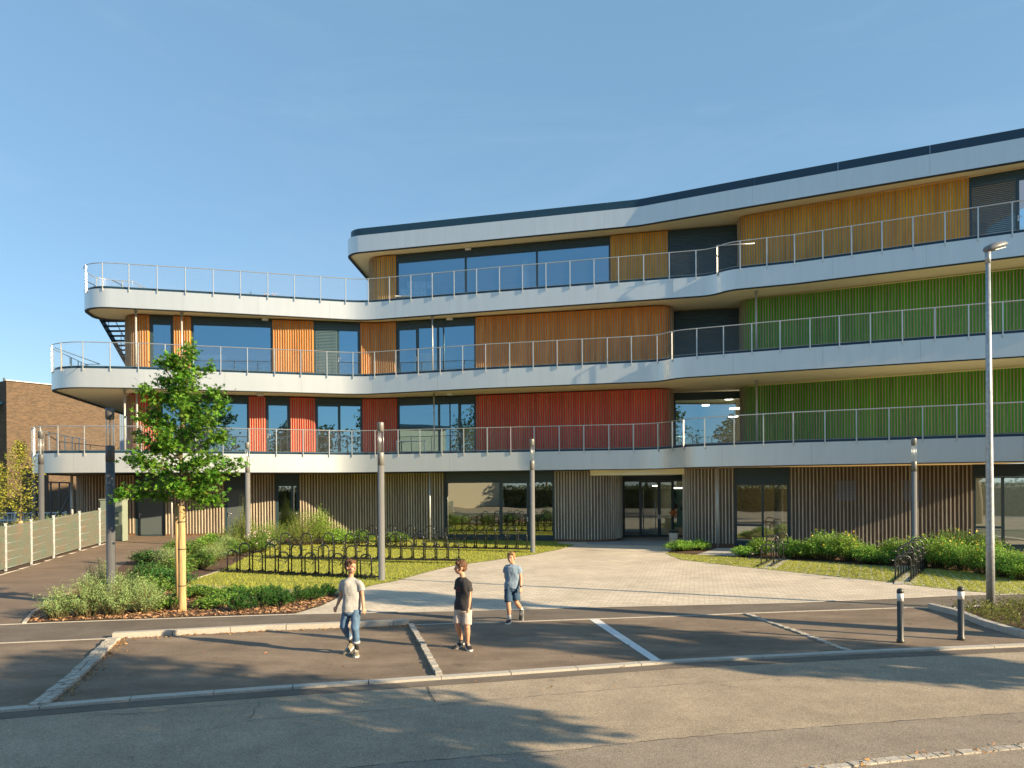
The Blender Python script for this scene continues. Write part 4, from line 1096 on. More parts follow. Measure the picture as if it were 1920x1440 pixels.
# ground cover in the near right bed
mb = MB(); BR = [tuple(p) for p in offset(bedr, -.20)] + [tuple(p) for p in offset(right_front, .22)[::-1]]
for x, y in scatter(BR, 1700):
    hh = random.uniform(.08,.30); a = random.uniform(0,6.28); l = random.uniform(.05,.28); base = Vector((x,y,.02)); tip = base + Vector((math.cos(a)*l, math.sin(a)*l, hh))
    mb.tube([base, base.lerp(tip,.5)+Vector((0,0,.04)), tip], [.003,.003,.001], n=3, cap=False)
    for _ in range(11):
        q = base.lerp(tip, random.uniform(.3,1)) + Vector((random.gauss(0,.02),random.gauss(0,.02),random.gauss(0,.02)))
        lf(mb, q, Vector((random.gauss(0,1),random.gauss(0,1),random.uniform(0,1))), random.uniform(.025,.05), random.uniform(.008,.014))
tag(mb.build('ground_cover', leaf_mat('cotoneaster_leaves', (.20,.22,.05), .4, .04)), 'low straggly green ground cover in the kerbed bed at the right', 'ground cover', kind='stuff')
# tufts of plants on the roof terrace
for px, h, lb, mt in ((455,.35,'small grass tuft on the roof terrace edge','lf_grey'),(463,.5,'taller grass tuft on the roof terrace','lf_mid'),(375,.3,'faint reddish tuft on the roof terrace, leftmost','lf_olive'),(495,.3,'pinkish flower tuft on the roof terrace','lf_olive'),(513,.28,'small flower tuft on the roof terrace, rightmost','lf_olive')):
    p = PS(px, 38.6, 9.3); o = bush(500, 1100, .6, h, M[mt], lb, None, 'grass', dens=.25, name='grass_tuft', flower='petal_p' if 'flower' in lb else None, nfl=14); o.location = (p.x, p.y + .6, Z3 + .02)
# ---------------------------------------------------------------- street lamps
M['lampgrey'] = mat('anthracite_lamp_paint', (.11,.11,.11), .5, .1, noise_amt=.08, nscale=3)
M['lampmid'] = mat('grey_lamp_paint', (.22,.215,.20), .45, .2, noise_amt=.06, nscale=3)
M['acryl'] = glass_mat('clear_cylinder', .03, (.97,.98,.98), (1,1,1), rmax=.3)
def column_lamp(px, s, z0, label, paint, k=1.0):
    p = PS(px, s, 0); t = empty('street_lamp', (p.x, p.y, z0)); t.scale = (k,k,k); tag(t, label, 'street lamp', 'cylindrical lamp posts around the plaza')
    m = MB(); m.lathe([(.115,0),(.115,.02),(.095,.025),(.095,3.30)], n=24); m.lathe([(.0962,3.305),(.0962,3.66),(.085,3.68)], n=24); m.build('pole', paint, t)
    g = MB(); g.lathe([(.090,3.68),(.090,4.30)], n=24, cap=False); g.build('glass_cylinder', M['acryl'], t)
    r = MB(); 
    for a in (0, 2.1, 4.2): r.tube([(math.cos(a)*.078, math.sin(a)*.078, 3.68), (math.cos(a)*.078, math.sin(a)*.078, 4.3)], .007, n=6)
    r.lathe([(.012,3.68),(.012,4.28)], n=10); r.build('lamp_rods', M['steel'], t)
    c = MB(); c.lathe([(.05,4.27),(.094,4.30),(.094,4.52),(.088,4.54)], n=24); c.build('lamp_cap', paint, t)
column_lamp(207, 82, 0, 'thick dark lamp post nearest the camera, left of the wrapped tree', M['lampgrey'])
column_lamp(77.5, 50, .32, 'dark lamp post behind the glass fence at the far left', M['lampgrey'])
column_lamp(464.5, 46, 0, 'slim grey lamp post in front of the second grey door', M['lampmid'])
column_lamp(714.5, 65.2, 0, 'grey lamp post at the end of the front bike rack', M['lampmid'])
column_lamp(998, 47, 0, 'grey lamp post at the right end of the far bike rack', M['lampmid'])
column_lamp(1714, 54, 0, 'grey lamp post among the flowering shrubs on the right', M['lampmid'], .93)
# tall mast
B = G(1857.5, 1143); t = empty('street_lamp', B); tag(t, 'tall galvanised street lamp mast with a tilted flat head at the right', 'street lamp')
m = MB(); m.lathe([(.082,-.05),(.080,1.5),(.062,4.5),(.045,7.35)], n=20); m.build('mast', M['galv'], t)
m = MB(); m.lathe([(.055,7.30),(.055,7.55)], n=16)
m.build('mast_collar', M['galv'], t)
m = MB(); Mx = Matrix.Rotation(R(-16), 3, 'Y'); n0 = len(m.v)
prof = [(-.14,.05,.02,-.05),(-.06,.12,.075,-.07),(.10,.155,.10,-.06),(.28,.15,.10,-.04),(.40,.11,.07,-.02),(.44,.05,.03,0)]
rings = []
for x, w, hu, hd in prof:
    ring = []
    for k in range(16):
        a = 2*math.pi*k/16; y = math.cos(a)*w; z = math.sin(a)*(hu if math.sin(a) > 0 else -hd); q = Mx @ Vector((x, y, z)); ring.append((q.x + .06, q.y, q.z + 7.62))
    rings.append(ring)
for r_ in rings: m.v += r_
for i in range(len(rings)-1):
    for k in range(16): m.face((n0+i*16+k, n0+(i+1)*16+k, n0+(i+1)*16+(k+1)%16, n0+i*16+(k+1)%16), True)
m.face(tuple(n0+k for k in range(16))); m.face(tuple(n0+(len(rings)-1)*16+k for k in range(16))[::-1])
hd_ = m.build('lamp_head', mat('lamp_head_grey', (.17,.175,.18), .45), t, recalc=True)
m = MB(); c = Mx @ Vector((.17,0,-.058)); m.box((c.x+.06, c.y, c.z+7.62), (.30,.20,.012), M=Mx); m.build('lamp_lens', mat('lamp_lens', (.35,.36,.28), .2), hd_)
t.rotation_euler = (0, 0, R(18))

# ---------------------------------------------------------------- bollards
M['bollard'] = mat('bollard_paint', (.055,.055,.05), .42, .2, noise_amt=.1, nscale=8)
def bollard(px, py, lb):
    B = G(px, py); t = empty('bollard', B); tag(t, lb, 'bollard', 'bollards on the parking bay')
    m = MB(); m.lathe([(.062,-.02),(.062,.05),(.050,.06),(.050,.70)], n=24); m.build('post', M['bollard'], t)
    m = MB(); m.lathe([(.0515,.70),(.0515,.835)], n=24); m.build('reflective_band', M['paint'], t)
    m = MB(); m.lathe([(.053,.835),(.054,.87),(.046,.895),(.025,.912),(.0,.917)], n=24); m.build('cap', M['bollard'], t)
bollard(1688.5, 1205, 'dark bollard with white band, left of the two')
bollard(1802, 1200, 'dark bollard with white band, right one near the planting bed')

# ---------------------------------------------------------------- bike racks
def hoop_parts(parent, c, tx, ty, high, w=.37, name='hoop'):
    """tx: direction across the hoop in plan, ty: perpendicular"""
    h = .92 if high else .68; r = .0215; rad = .15; pts = []
    for i in range(7):
        a = math.pi - (math.pi/2) * i/6; pts.append((-w/2 + rad + math.cos(a)*rad, h - rad + math.sin(a)*rad))
    for i in range(7):
        a = math.pi/2 - (math.pi/2) * i/6; pts.append((w/2 - rad + math.cos(a)*rad, h - rad + math.sin(a)*rad))
    P = [(-w/2, .03)] + pts + [(w/2, .03)]
    m = MB(); m.tube([(c.x + tx.x*u, c.y + tx.y*u, z) for u, z in P], r, n=8)
    # holder arm at tyre height and small fork feet
    q = Vector((c.x, c.y, 0)); X = Vector((tx.x, tx.y, 0)); Y = Vector((ty.x, ty.y, 0)); z0 = h * .60
    for sgn in (-1, 1):
        b = q + X * (sgn*w/2) + Vector((0,0,z0))
        m.tube([b, b + Y*.10*sgn + X*.05, b + Y*.2*sgn + X*.02 + Vector((0,0,-.05)), b + Y*.24*sgn + X*.09 + Vector((0,0,.02)), b + Y*.2*sgn + X*.14 + Vector((0,0,.05))], .008, n=5)
        b2 = q + X*(sgn*w/2) + Vector((0,0,h*.82)); m.tube([b2 - X*.0, b2 + X*(.10*sgn) + Vector((0,0,.01)), b2 + X*(.17*sgn) + Vector((0,0,.03))], .013, n=5)
        m.tube([b2 + Vector((0,0,-.1)), b2 + Vector((0,0,-.1)) + Y*.12 + X*.04, b2 + Vector((0,0,-.16)) + Y*.16], .009, n=5)
    f = q + X*(w/2)
    for sx in (-1, 1): m.tube([f + Vector((0,0,.16)), f + X*(.085*sx) + Vector((0,0,.05))], .013, n=5)
    return m.build(name, M['black'], parent)
def rack(p0, p1, n, label, along=True, first_high=False, w=.37, group='bicycle racks beside the plaza'):
    d = p1 - p0; L = d.length; t_ = d.normalized(); n_ = Vector((t_.y, -t_.x)); t = empty('bicycle_rack', (p0.x, p0.y, gz(p0.x, p0.y) + .012)); tag(t, label, 'bicycle rack', group)
    tx, ty = (t_, n_) if along else (Vector((1, 0.05)).normalized(), t_)
    b = MB()
    if along:
        for o_ in (-.10, .10): b.bar((-t_.x*.15 + n_.x*o_, -t_.y*.15 + n_.y*o_, .03), (d.x + t_.x*.15 + n_.x*o_, d.y + t_.y*.15 + n_.y*o_, .03), .04, .04)
        k = 0
        while k * .14 < L: c = t_ * (k*.14); b.box((c.x, c.y, .055), (.03,.24,.03 + .05*(k%3==0)), math.atan2(t_.y,t_.x)); k += 1
    else:
        for o_ in (-w/2, w/2): b.bar((tx.x*o_ - t_.x*.1, tx.y*o_ - t_.y*.1, .03), (d.x + tx.x*o_ + t_.x*.1, d.y + tx.y*o_ + t_.y*.1, .03), .05, .04)
    b.build('base_rail', M['black'], t)
    for i in range(n):
        c = d * (i + .5) / n; high = (i % 2 == 0) == first_high; hoop_parts(t, c, tx, ty, high, w)
    return t
def r2(a, b): return G(*a).xy, G(*b).xy
rack(*r2((424,1073),(700,1085)), 11, 'front bike rack of black hoops ending at the grey lamp post')
rack(*r2((505,1047),(862,1057)), 17, 'middle bike rack of black hoops behind the front one', first_high=False)
rack(*r2((672,1025),(990,1035)), 17, 'far bike rack of black hoops in front of the big ground floor window', first_high=False)
rack(*r2((1434,1063),(1470,1046)), 4, 'short bike rack at the right side of the plaza, four hoops deep', along=False, w=.42)
rack(*r2((1691,1092),(1727,1062)), 8, 'long bike rack in front of the flowering shrubs on the right', along=False, w=.44)
for a, w_, l in (((1437,1066),.55,3.0), ((1694,1095),.6,4.2)):
    p = G(*a).xy; q = [p + Vector((-w_/2, -.1)), p + Vector((w_/2, -.1)), p + Vector((w_/2 + l*.55, l)), p + Vector((-w_/2 + l*.55, l))]
    sheet('rack_strip', [tuple(v) for v in q], .0165, M['gravelc'], drape=False)

# ---------------------------------------------------------------- litter bin, cabinet
B = G(1263, 1026); t = empty('litter_bin', B); tag(t, 'beige cylindrical litter bin with dark lid by the entrance', 'litter bin')
m = MB(); m.lathe([(.15,.02),(.19,.03),(.19,.60),(.18,.61)], n=24); m.build('bin_body', mat('bin_beige', (.42,.36,.29), .5), t)
m = MB(); m.box((0,0,.72), (.36,.30,.025)); m.box((.17,.02,.38), (.03,.2,.74)); m.box((0,.13,.68), (.34,.03,.10)); m.build('bin_hood', M['slate'], t)
p = PS(226, 41.5, -1); t = empty('utility_cabinet', (p.x - .3, p.y, .28)); tag(t, 'pale green grey utility cabinet beside the first grey door', 'cabinet')
M['cab'] = mat('cabinet_paint', (.24,.28,.22), .55, noise_amt=.05)
m = MB(); m.box((0,0,.95), (1.0,.5,1.9)); m.box((0,0,1.93), (1.06,.56,.05)); m.build('cabinet_body', M['cab'], t)
for x in (-.24, .24):
    m = MB(); m.box((x,-.262,.95), (.44,.02,1.78)); dd = m.build('cabinet_door', M['cab'], t)
    m = MB(); m.box((x + .05,-.278,1.25), (.14,.008,.22)); m.box((x + .05,-.278,.92), (.14,.008,.22)); m.build('vent', M['slate'], dd)
# small sockets on the wall
# ---------------------------------------------------------------- glass and wire fence
FP = [(-100,1098),(11,1072),(59,1058.5),(101,1046),(149.5,1032),(187,1022.5),(221,1013)]
fp = [G(x, y) for x, y in FP]
t = empty('fence', (fp[1].x, fp[1].y, 0)); tag(t, 'galvanised wire fence with translucent reed green panels along the asphalt path', 'fence')
M['fpanel'] = mat('translucent_fence_panel', (.10,.17,.12), .5, nscale=3.2, c2=(.20,.135,.085), bump=.3, bscale=80, detail=9)
nt = M['fpanel'].node_tree; bs = nt.nodes['Principled BSDF']; bs.inputs['Alpha'].default_value = .74
base = Vector((fp[1].x, fp[1].y, 0))
HF = 1.50
for i, p in enumerate(fp):
    m = MB(); q = p - base; m.box((q.x, q.y, q.z + .76), (.075,.06,1.60), .6); m.box((q.x, q.y, q.z + 1.565), (.11,.08,.02), .6)
    for k in range(7): m.box((q.x + .02, q.y - .045, q.z + .15 + k*.22), (.05,.02,.03), .6)
    m.build('fence_post', M['galv'], t)
for a, b in zip(fp[:-1], fp[1:]):
    a = a - base; b = b - base; m = MB(); u = (b - a).normalized(); a2 = a + u*.05; b2 = b - u*.05
    m.bar((a2.x, a2.y, (a2.z + .08 + HF)/2 + a2.z/2), (b2.x, b2.y, (b2.z + .08 + HF)/2 + b2.z/2), .012, HF - .10)
    fpn = m.build('fence_panel', M['fpanel'], t)
    m = MB(); n_ = Vector((u.y, -u.x, 0)) * .02
    for k in range(6):
        z = .12 + k * .265; m.tube([a2 + n_ + Vector((0,0,z)), b2 + n_ + Vector((0,0,z))], .006, n=4)
    L = (b2 - a2).length; nv = int(L/.05)
    for k in range(0, nv, 1): q = a2 + u*(k*.05) + n_; m.tube([q + Vector((0,0,.1)), q + Vector((0,0,HF))], .0016, n=3, cap=False)
    m.build('wire_mesh', M['galv'], t)
# dark steel gate frame under the first terrace
t = empty('steel_gate', (-23.5, 38, .3)); tag(t, 'dark steel gate with a diagonal brace below the lowest terrace', 'gate')
M['gate'] = mat('grey_gate_steel', (.16,.17,.175), .45, .3)
m = MB(); gx = [W(66,36.5,0), W(96,36.0,0), W(112,35.8,0), W(131,35.5,0)]
pts = [Vector((p.x + 23.5, p.y - 38, 0)) for p in gx]
for p in pts[1:]: m.bar(p, p + Vector((0,0,2.75)), .06)
m.bar(pts[0], pts[0] + Vector((0,0,2.9)), .16)
m.bar(pts[0] + Vector((0,0,2.78)), pts[3] + Vector((0,0,2.72)), .07); m.bar(pts[1] + Vector((0,0,.1)), pts[3] + Vector((0,0,2.1)), .06)
for k in range(3):
    pass
m.build('gate_frame', M['gate'], t)
m = MB()
for k in range(26):
    a = pts[0].lerp(pts[3], (k+.5)/26); m.bar(a + Vector((0,.03,.05)), a + Vector((0,.03,2.7)), .006)
m.build('gate_mesh', M['gate'], t)

# ---------------------------------------------------------------- brick building at the left
def brick_mat():
    m = bpy.data.materials.new('brown_brick'); m.use_nodes = True; nt = m.node_tree; N = nt.nodes; L = nt.links; b = N['Principled BSDF']; b.inputs['Roughness'].default_value = .9
    uv = N.new('ShaderNodeUVMap'); br = N.new('ShaderNodeTexBrick'); br.inputs['Scale'].default_value = 1; br.inputs['Brick Width'].default_value = .25; br.inputs['Row Height'].default_value = .077; br.inputs['Mortar Size'].default_value = .008
    br.inputs['Color1'].default_value = (.145,.09,.052,1); br.inputs['Color2'].default_value = (.075,.05,.032,1); br.inputs['Mortar'].default_value = (.12,.095,.065,1); br.inputs['Bias'].default_value = -.1
    nz = N.new('ShaderNodeTexNoise'); nz.inputs['Scale'].default_value = 1.2; nz.inputs['Detail'].default_value = 9; nz.inputs['Roughness'].default_value = .75
    mp = N.new('ShaderNodeMapping'); mp.inputs['Scale'].default_value = (1, 5, 1); L.new(uv.outputs[0], mp.inputs[0]); L.new(mp.outputs[0], nz.inputs['Vector'])
    mr = N.new('ShaderNodeMapRange'); mr.inputs['From Min'].default_value = .3; mr.inputs['From Max'].default_value = .7; mr.inputs['To Min'].default_value = .7; mr.inputs['To Max'].default_value = 1.35; L.new(nz.outputs['Fac'], mr.inputs['Value'])
    hs = N.new('ShaderNodeHueSaturation'); L.new(uv.outputs[0], br.inputs['Vector']); L.new(br.outputs['Color'], hs.inputs['Color']); L.new(mr.outputs[0], hs.inputs['Value']); L.new(hs.outputs[0], b.inputs['Base Color'])
    bp = N.new('ShaderNodeBump'); bp.inputs['Strength'].default_value = .6; bp.inputs['Distance'].default_value = .01; bp.invert = True; L.new(br.outputs['Fac'], bp.inputs['Height']); L.new(bp.outputs[0], b.inputs['Normal'])
    return m
def wallbox(name, A, B_, depth, z0, z1, m_, parent, org):
    """wall block with front face A->B (left to right seen from the camera), uv in metres"""
    u = (B_ - A).normalized(); n = Vector((-u.y, u.x)); P = [A, B_, B_ + n*depth, A + n*depth]; mb = MB(); uvs = []
    for i in range(4):
        a = P[i] - org; b = P[(i+1)%4] - org; l = (b-a).length; mb.poly([(a.x,a.y,z0),(b.x,b.y,z0),(b.x,b.y,z1),(a.x,a.y,z1)]); uvs += [(0,z0),(l,z0),(l,z1),(0,z1)]
    mb.poly([((p-org).x,(p-org).y,z1) for p in P]); uvs += [((p-org).x,(p-org).y) for p in P]
    o = mb.build(name, m_, parent); ul = o.data.uv_layers.new(name='UVMap')
    for i, q in enumerate(uvs): ul.data[i].uv = q
    return o
bA = PS(12, 21.2, 8); bB = PS(225, 18.8, 8)
t = empty('brick_building', (bA.x, bA.y, 0)); tag(t, 'older brown brick building behind the left end of the school', 'building')
org = bA.copy(); BM = brick_mat(); zt = HC + (917.5-713.5)/21.2
wallbox('brick_wall', bA, bB, 22, -.5, zt, BM, t, org)
m = MB(); u = (bB-bA).normalized(); a = bA - org - u*.1; b = bB - org + u*.05; m.bar((a.x,a.y,zt+.03),(b.x,b.y,zt+.03),.3,.06); m.build('coping', M['galv'], t)
# window wing running left from the corner
uL = Vector((-1.0, -.10)).normalized(); wa = bA + uL*9 + Vector((0,1.2)); wb = bA + Vector((-.05,1.2))
M['fibre'] = mat('window_wing_cladding', (.10,.11,.11), .6)
wallbox('window_wing', wa, wb, 15, -.5, zt - 1.9, M['fibre'], t, org)
M['creamframe'] = mat('cream_window_frames', (.62,.62,.52), .5)
n_ = Vector((uL.y, -uL.x)); n_ = n_ if n_.y < 0 else -n_
for k, z in enumerate((.6, 3.7, 6.8)):
    for j in range(6):
        c0 = wb + uL * (.25 + j*1.45) + n_*.04; c1 = c0 + uL*1.3; m = MB(); zz0, zz1 = z, z + 2.5
        a_, b_ = c0 - org, c1 - org
        for p, q in (((a_,zz0),(b_,zz0)),((a_,zz1),(b_,zz1)),((a_,zz0+1.7),(b_,zz0+1.7)),((a_,zz0),(a_,zz1)),((b_,zz0),(b_,zz1))):
            m.bar((p[0].x,p[0].y,p[1]),(q[0].x,q[0].y,q[1]),.12,.12)
        w_ = m.build('window', M['creamframe'], t)
        m = MB(); m.poly([(a_.x,a_.y,zz0),(b_.x,b_.y,zz0),(b_.x,b_.y,zz1),(a_.x,a_.y,zz1)]); m.build('pane', M['glass'], w_)
m = MB(); a_ = wa - org + n_*.3; b_ = wb - org + n_*.3; m.bar((a_.x,a_.y,zt-1.95),(b_.x,b_.y,zt-1.95),1.2,.25); m.build('wing_roof', M['roofband'], t)
m = MB(); q = wb - org + uL*.9; m.tube([(q.x,q.y,zt-1.9),(q.x,q.y,zt+.4)], .09, n=10); m.build('vent_pipe', M['fibre'], t)
# pale blue grey block seen between the brick wall and the red cladding
pa = PS(224.8, 22.6, 3); pb = PS(246, 22.6, 3); t = empty('rear_extension', (pa.x, pa.y, 0)); tag(t, 'pale blue sliver of a building between brick wall and red slats', 'building')
m = MB(); 
for k in range(6):
    a = pa.lerp(pb, k/6) - pa; m.box((a.x + .06, 1.0, 4.3), (.13, 2, 9.2))
m.box((.45, 1.1, 4.3), (.9, 1.9, 9.1)); m.build('wall', mat('pale_blue_panels', (.35,.45,.55), .5), t)
# low white grid barrier by the brick building
t = empty('low_barrier', (-32.5, 47, .2)); tag(t, 'low white grid barrier in front of the brick building', 'barrier')
m = MB()
for z in (.55, 1.0): m.bar((-2,0,z),(4.4,0,z),.08)
for k in range(26): m.bar((-2 + k*.25,0,.5),(-2 + k*.25,0,1.0),.03)
for x in (-2, 1.2, 4.4): m.bar((x,0,0),(x,0,1.1),.1)
m.build('barrier_frame', M['white'], t)

# ---------------------------------------------------------------- things inside the rooms
M['card'] = mat('white_cardboard', (.70,.72,.68), .8)
k = 0
for (px, py, lb) in ((757,505,'stacked white archive box, bottom left'),(769,505,'stacked white archive box, bottom second'),(781,505,'stacked white archive box, bottom third'),(793,505,'stacked white archive box, bottom right of the pile'),
               (769,486,'white archive box on the second layer, left'),(781,488,'white archive box on the second layer, middle'),(793,487,'white archive box on the second layer, right'),(806,484,'white archive box set apart on the right')):
    s = 35.6; p = PS(px, s, 9.8); z0 = Z3 + (.80 if py > 495 else 1.2) 
    o = empty('archive_box', (p.x, p.y + .15, z0)); tag(o, lb + ' behind the top floor window', 'box', 'archive boxes behind the top floor window')
    m = MB(); m.box((0,0,.18), (.30,.36,.36)); m.build('carton', M['card'], o)
    m = MB(); m.box((0,-.183,.24), (.10,.008,.035)); m.build('grip_hole', M['darktrim'], o)
p = PS(781, 35.6, 9.8); o = empty('storage_table', (p.x, p.y + .15, Z3)); tag(o, 'long table carrying the archive boxes behind the top floor window', 'table')
m = MB(); m.box((0,0,.77), (2.2,.7,.05)); m.build('table_top', M['card'], o)
for x in (-1,1):
    for y in (-.3,.3): m = MB(); m.bar((x,y,0),(x,y,.75),.05); m.build('leg', M['slate'], o)
# ceiling lamps in the link rooms
def disc_lamp(px, py, s, r, lb):
    z = HC + (HY - .0079*(px-960) - py) / s; p = PS(px, s, z - HC); o = empty('ceiling_lamp', (p.x, p.y, z)); tag(o, lb, 'ceiling lamp', 'round ceiling lamps inside the building')
    m = MB(); m.lathe([(r*.9,-.03),(r,-.025),(r,.03)], n=24); m.build('lamp_disc', M['lamp_on'], o); m = MB(); m.tube([(0,0,.03),(0,0,.5)], .008, n=5); m.build('cord', M['darktrim'], o)
disc_lamp(1366.5, 748.5, 36.6, .20, 'lit round ceiling lamp highest behind the link window'); disc_lamp(1323, 760, 36.0, .19, 'lit round ceiling lamp left of the others behind the link window')
disc_lamp(1379, 766, 36.8, .30, 'largest lit round ceiling lamp at the right of the link window'); disc_lamp(1375, 781, 34.8, .25, 'lowest lit round ceiling lamp behind the link window')
disc_lamp(1229, 911, 36.5, .16, 'small lit lamp behind the entrance door'); disc_lamp(1270, 915, 36.5, .26, 'wide lit lamp behind the right part of the entrance glass')
p = W(1272, 36.9, 1.5); o = empty('notice_board', (p.x, p.y, .35)); tag(o, 'pale teal notice board with small papers behind the right entrance glass', 'notice board')
m = MB(); m.box((0,0,1.1), (.75,.03,1.9)); m.build('board', mat('pale_teal_board', (.30,.62,.58), .6), o)
for x, z, c in ((-.2,1.5,'white'),(-.1,1.2,'lip_red'),(.12,1.45,'white'),(.2,1.1,'darktrim')):
    m = MB(); m.box((x,-.022,z), (.16,.008,.2)); m.build('paper', M['white'] if c == 'white' else (M['darktrim'] if c == 'darktrim' else mat('red_paper', (.6,.08,.05), .7)), o)
p = W(1263, 37.6, 1.2); o = empty('window_decoration', (p.x, p.y, 1.05)); tag(o, 'orange paper flower hanging behind the entrance glass', 'decoration')
m = MB()
for k in range(6):
    a = k*1.047; m.poly([(0,0,.2),(math.cos(a-.35)*.16,-.01,.2+math.sin(a-.35)*.16),(math.cos(a)*.22,0,.2+math.sin(a)*.22),(math.cos(a+.35)*.16,.01,.2+math.sin(a+.35)*.16)])
m.build('petals', mat('orange_paper', (.85,.22,.03), .7), o)
# tables and chairs-like furniture glimpsed in the left classrooms
M['greenplastic'] = mat('green_plastic', (.10,.40,.12), .5); M['redplastic'] = mat('red_plastic', (.55,.05,.05), .5); M['ochre'] = mat('ochre_panel', (.95,.58,.03), .6)
for px, s, zf, c, lb in ((800,36.6,Z2,'ochre','ochre cupboard behind the second floor window'),(398,36.6,Z2,'card','pale cupboard behind the large second floor window'),(874,36.4,Z1,'ochre','ochre cupboard behind the first floor window'),(905,37.0,.15,'ochre','ochre partition behind the big ground floor window'),(858,37.0,.15,'ochre','second ochre partition behind the big ground floor window')):
    p = PS(px, s, zf); o = empty('cupboard', (p.x, p.y + .0, zf + .02)); tag(o, lb, 'cupboard')
    m = MB(); m.box((0,0,.70), (1.25,.45,1.3)); m.build('carcass', M[c], o)
    for x in (-.31,.31): m = MB(); m.box((x,-.235,.70), (.6,.02,1.2)); m.build('cupboard_door', M[c], o)
for px, s, zf, lb in ((470,36.6,Z2,'desk behind the large second floor window'),(430,36.6,Z1,'desk behind the first floor window next to the tree'),(770,36.4,Z1,'desk behind the first floor window in the middle'),(845,36.6,Z2,'desk behind the second floor window in the middle'),(1405,42.0,0.02,'desk behind the ground floor window right of the entrance')):
    p = PS(px, s, zf); o = empty('desk', (p.x, p.y + .15, zf + .02)); tag(o, lb, 'desk', 'desks inside the rooms')
    m = MB(); m.box((0,0,.74), (1.5,.7,.04)); m.build('table_top', M['card'], o)
    for x in (-.7,.7): m = MB(); m.bar((x,-.3,0),(x,-.3,.72),.04); m.bar((x,.3,0),(x,.3,.72),.04); m.bar((x,-.3,.05),(x,.3,.05),.04); m.build('leg_frame', M['steel'], o)
# ---------------------------------------------------------------- the three boys
M['skin'] = mat('skin', (.56,.30,.19), .55, spec=.35, noise_amt=.05, nscale=12)
M['hair_br'] = mat('brown_hair', (.12,.052,.022), .75, noise_amt=.5, nscale=30, stretch=(1,1,.25))
M['hair_bl'] = mat('dark_blond_hair', (.26,.15,.06), .75, noise_amt=.5, nscale=30, stretch=(1,1,.25))
M['tee_grey'] = mat('grey_cotton', (.36,.35,.34), .9, noise_amt=.06, nscale=6)
M['tee_black'] = mat('charcoal_cotton', (.030,.028,.030), .9, noise_amt=.1, nscale=6)
M['tee_blue'] = mat('heather_blue_cotton', (.20,.27,.35), .9, noise_amt=.1, nscale=90)
M['jeans'] = mat('blue_denim', (.085,.155,.25), .85, noise_amt=.35, nscale=7)
M['cuff'] = mat('turned_denim_cuff', (.42,.44,.46), .9)
M['beige'] = mat('beige_cotton', (.46,.39,.34), .9, noise_amt=.06, nscale=5)
M['navy'] = mat('navy_denim', (.035,.075,.13), .85, noise_amt=.2, nscale=10)
M['sock_w'] = mat('white_sock', (.75,.75,.75), .9); M['sock_b'] = mat('black_sock', (.02,.02,.02), .9)
M['shoe_k'] = mat('khaki_shoe', (.22,.19,.13), .8); M['shoe_b'] = mat('black_shoe', (.022,.021,.021), .6); M['sole'] = mat('white_sole', (.72,.70,.66), .6)
M['eye'] = mat('dark_eye', (.02,.015,.01), .3); M['lip'] = mat('lips', (.42,.14,.10), .5); M['printk'] = mat('dark_print', (.16,.155,.15), .8); M['printr'] = mat('dull_red_print', (.11,.03,.03), .8)

def solid(name, mb, m_, parent, vox=.008, smooth=3, wr=0.0, wsc=14.0):
    """voxel-union the closed pieces into one continuous surface"""
    me = bpy.data.meshes.new(name); me.from_pydata(mb.v, [], mb.f); o = bpy.data.objects.new(name, me); col.objects.link(o)
    bm = bmesh.new(); bm.from_mesh(me); bmesh.ops.recalc_face_normals(bm, faces=bm.faces); bm.to_mesh(me); bm.free()
    r = o.modifiers.new('r', 'REMESH'); r.mode = 'VOXEL'; r.voxel_size = vox; r.use_smooth_shade = True
    s = o.modifiers.new('s', 'SMOOTH'); s.factor = .5; s.iterations = smooth
    dg = bpy.context.evaluated_depsgraph_get(); ev = o.evaluated_get(dg); me2 = bpy.data.meshes.new_from_object(ev)
    o.modifiers.clear(); o.data = me2; bpy.data.meshes.remove(me)
    me2.materials.clear(); me2.materials.append(m_)
    if wr > 0:
        for v in me2.vertices:
            c = v.co; f = noise.noise(Vector((c.x*wsc, c.y*wsc, c.z*wsc*.55))) + .5*noise.noise(Vector((c.x*wsc*2.3+5, c.y*wsc*2, c.z*wsc*1.4)))
            v.co = c + v.normal * (wr * f)
    me2.polygons.foreach_set('use_smooth', [True]*len(me2.polygons)); o.parent = parent; return o
def rings(mb, rs, n=18, yaw=0.0):
    """closed loft through (centre, rx, ry[, tilt vec]) horizontal ellipses"""
    base = len(mb.v); cy, sy = math.cos(yaw), math.sin(yaw)
    for c, rx, ry in rs:
        for k in range(n):
            a = 2*math.pi*k/n; ca, sa = math.cos(a), math.sin(a)
            x = math.copysign(abs(ca)**.85, ca)*rx; y = math.copysign(abs(sa)**.85, sa)*ry; mb.v.append((c[0]+x*cy-y*sy, c[1]+x*sy+y*cy, c[2]))
    for i in range(len(rs)-1):
        for k in range(n): k2=(k+1)%n; mb.face((base+i*n+k, base+i*n+k2, base+(i+1)*n+k2, base+(i+1)*n+k))
    mb.face(tuple(base+k for k in range(n))[::-1]); e = base+(len(rs)-1)*n; mb.face(tuple(e+k for k in range(n)))
def tb(mb, pts, rs, n=12): mb.tube(pts, rs, n=n)
def blob(mb, c, r): mb.ell(c, (r, r, r) if not isinstance(r, tuple) else r, n=12, m=8)
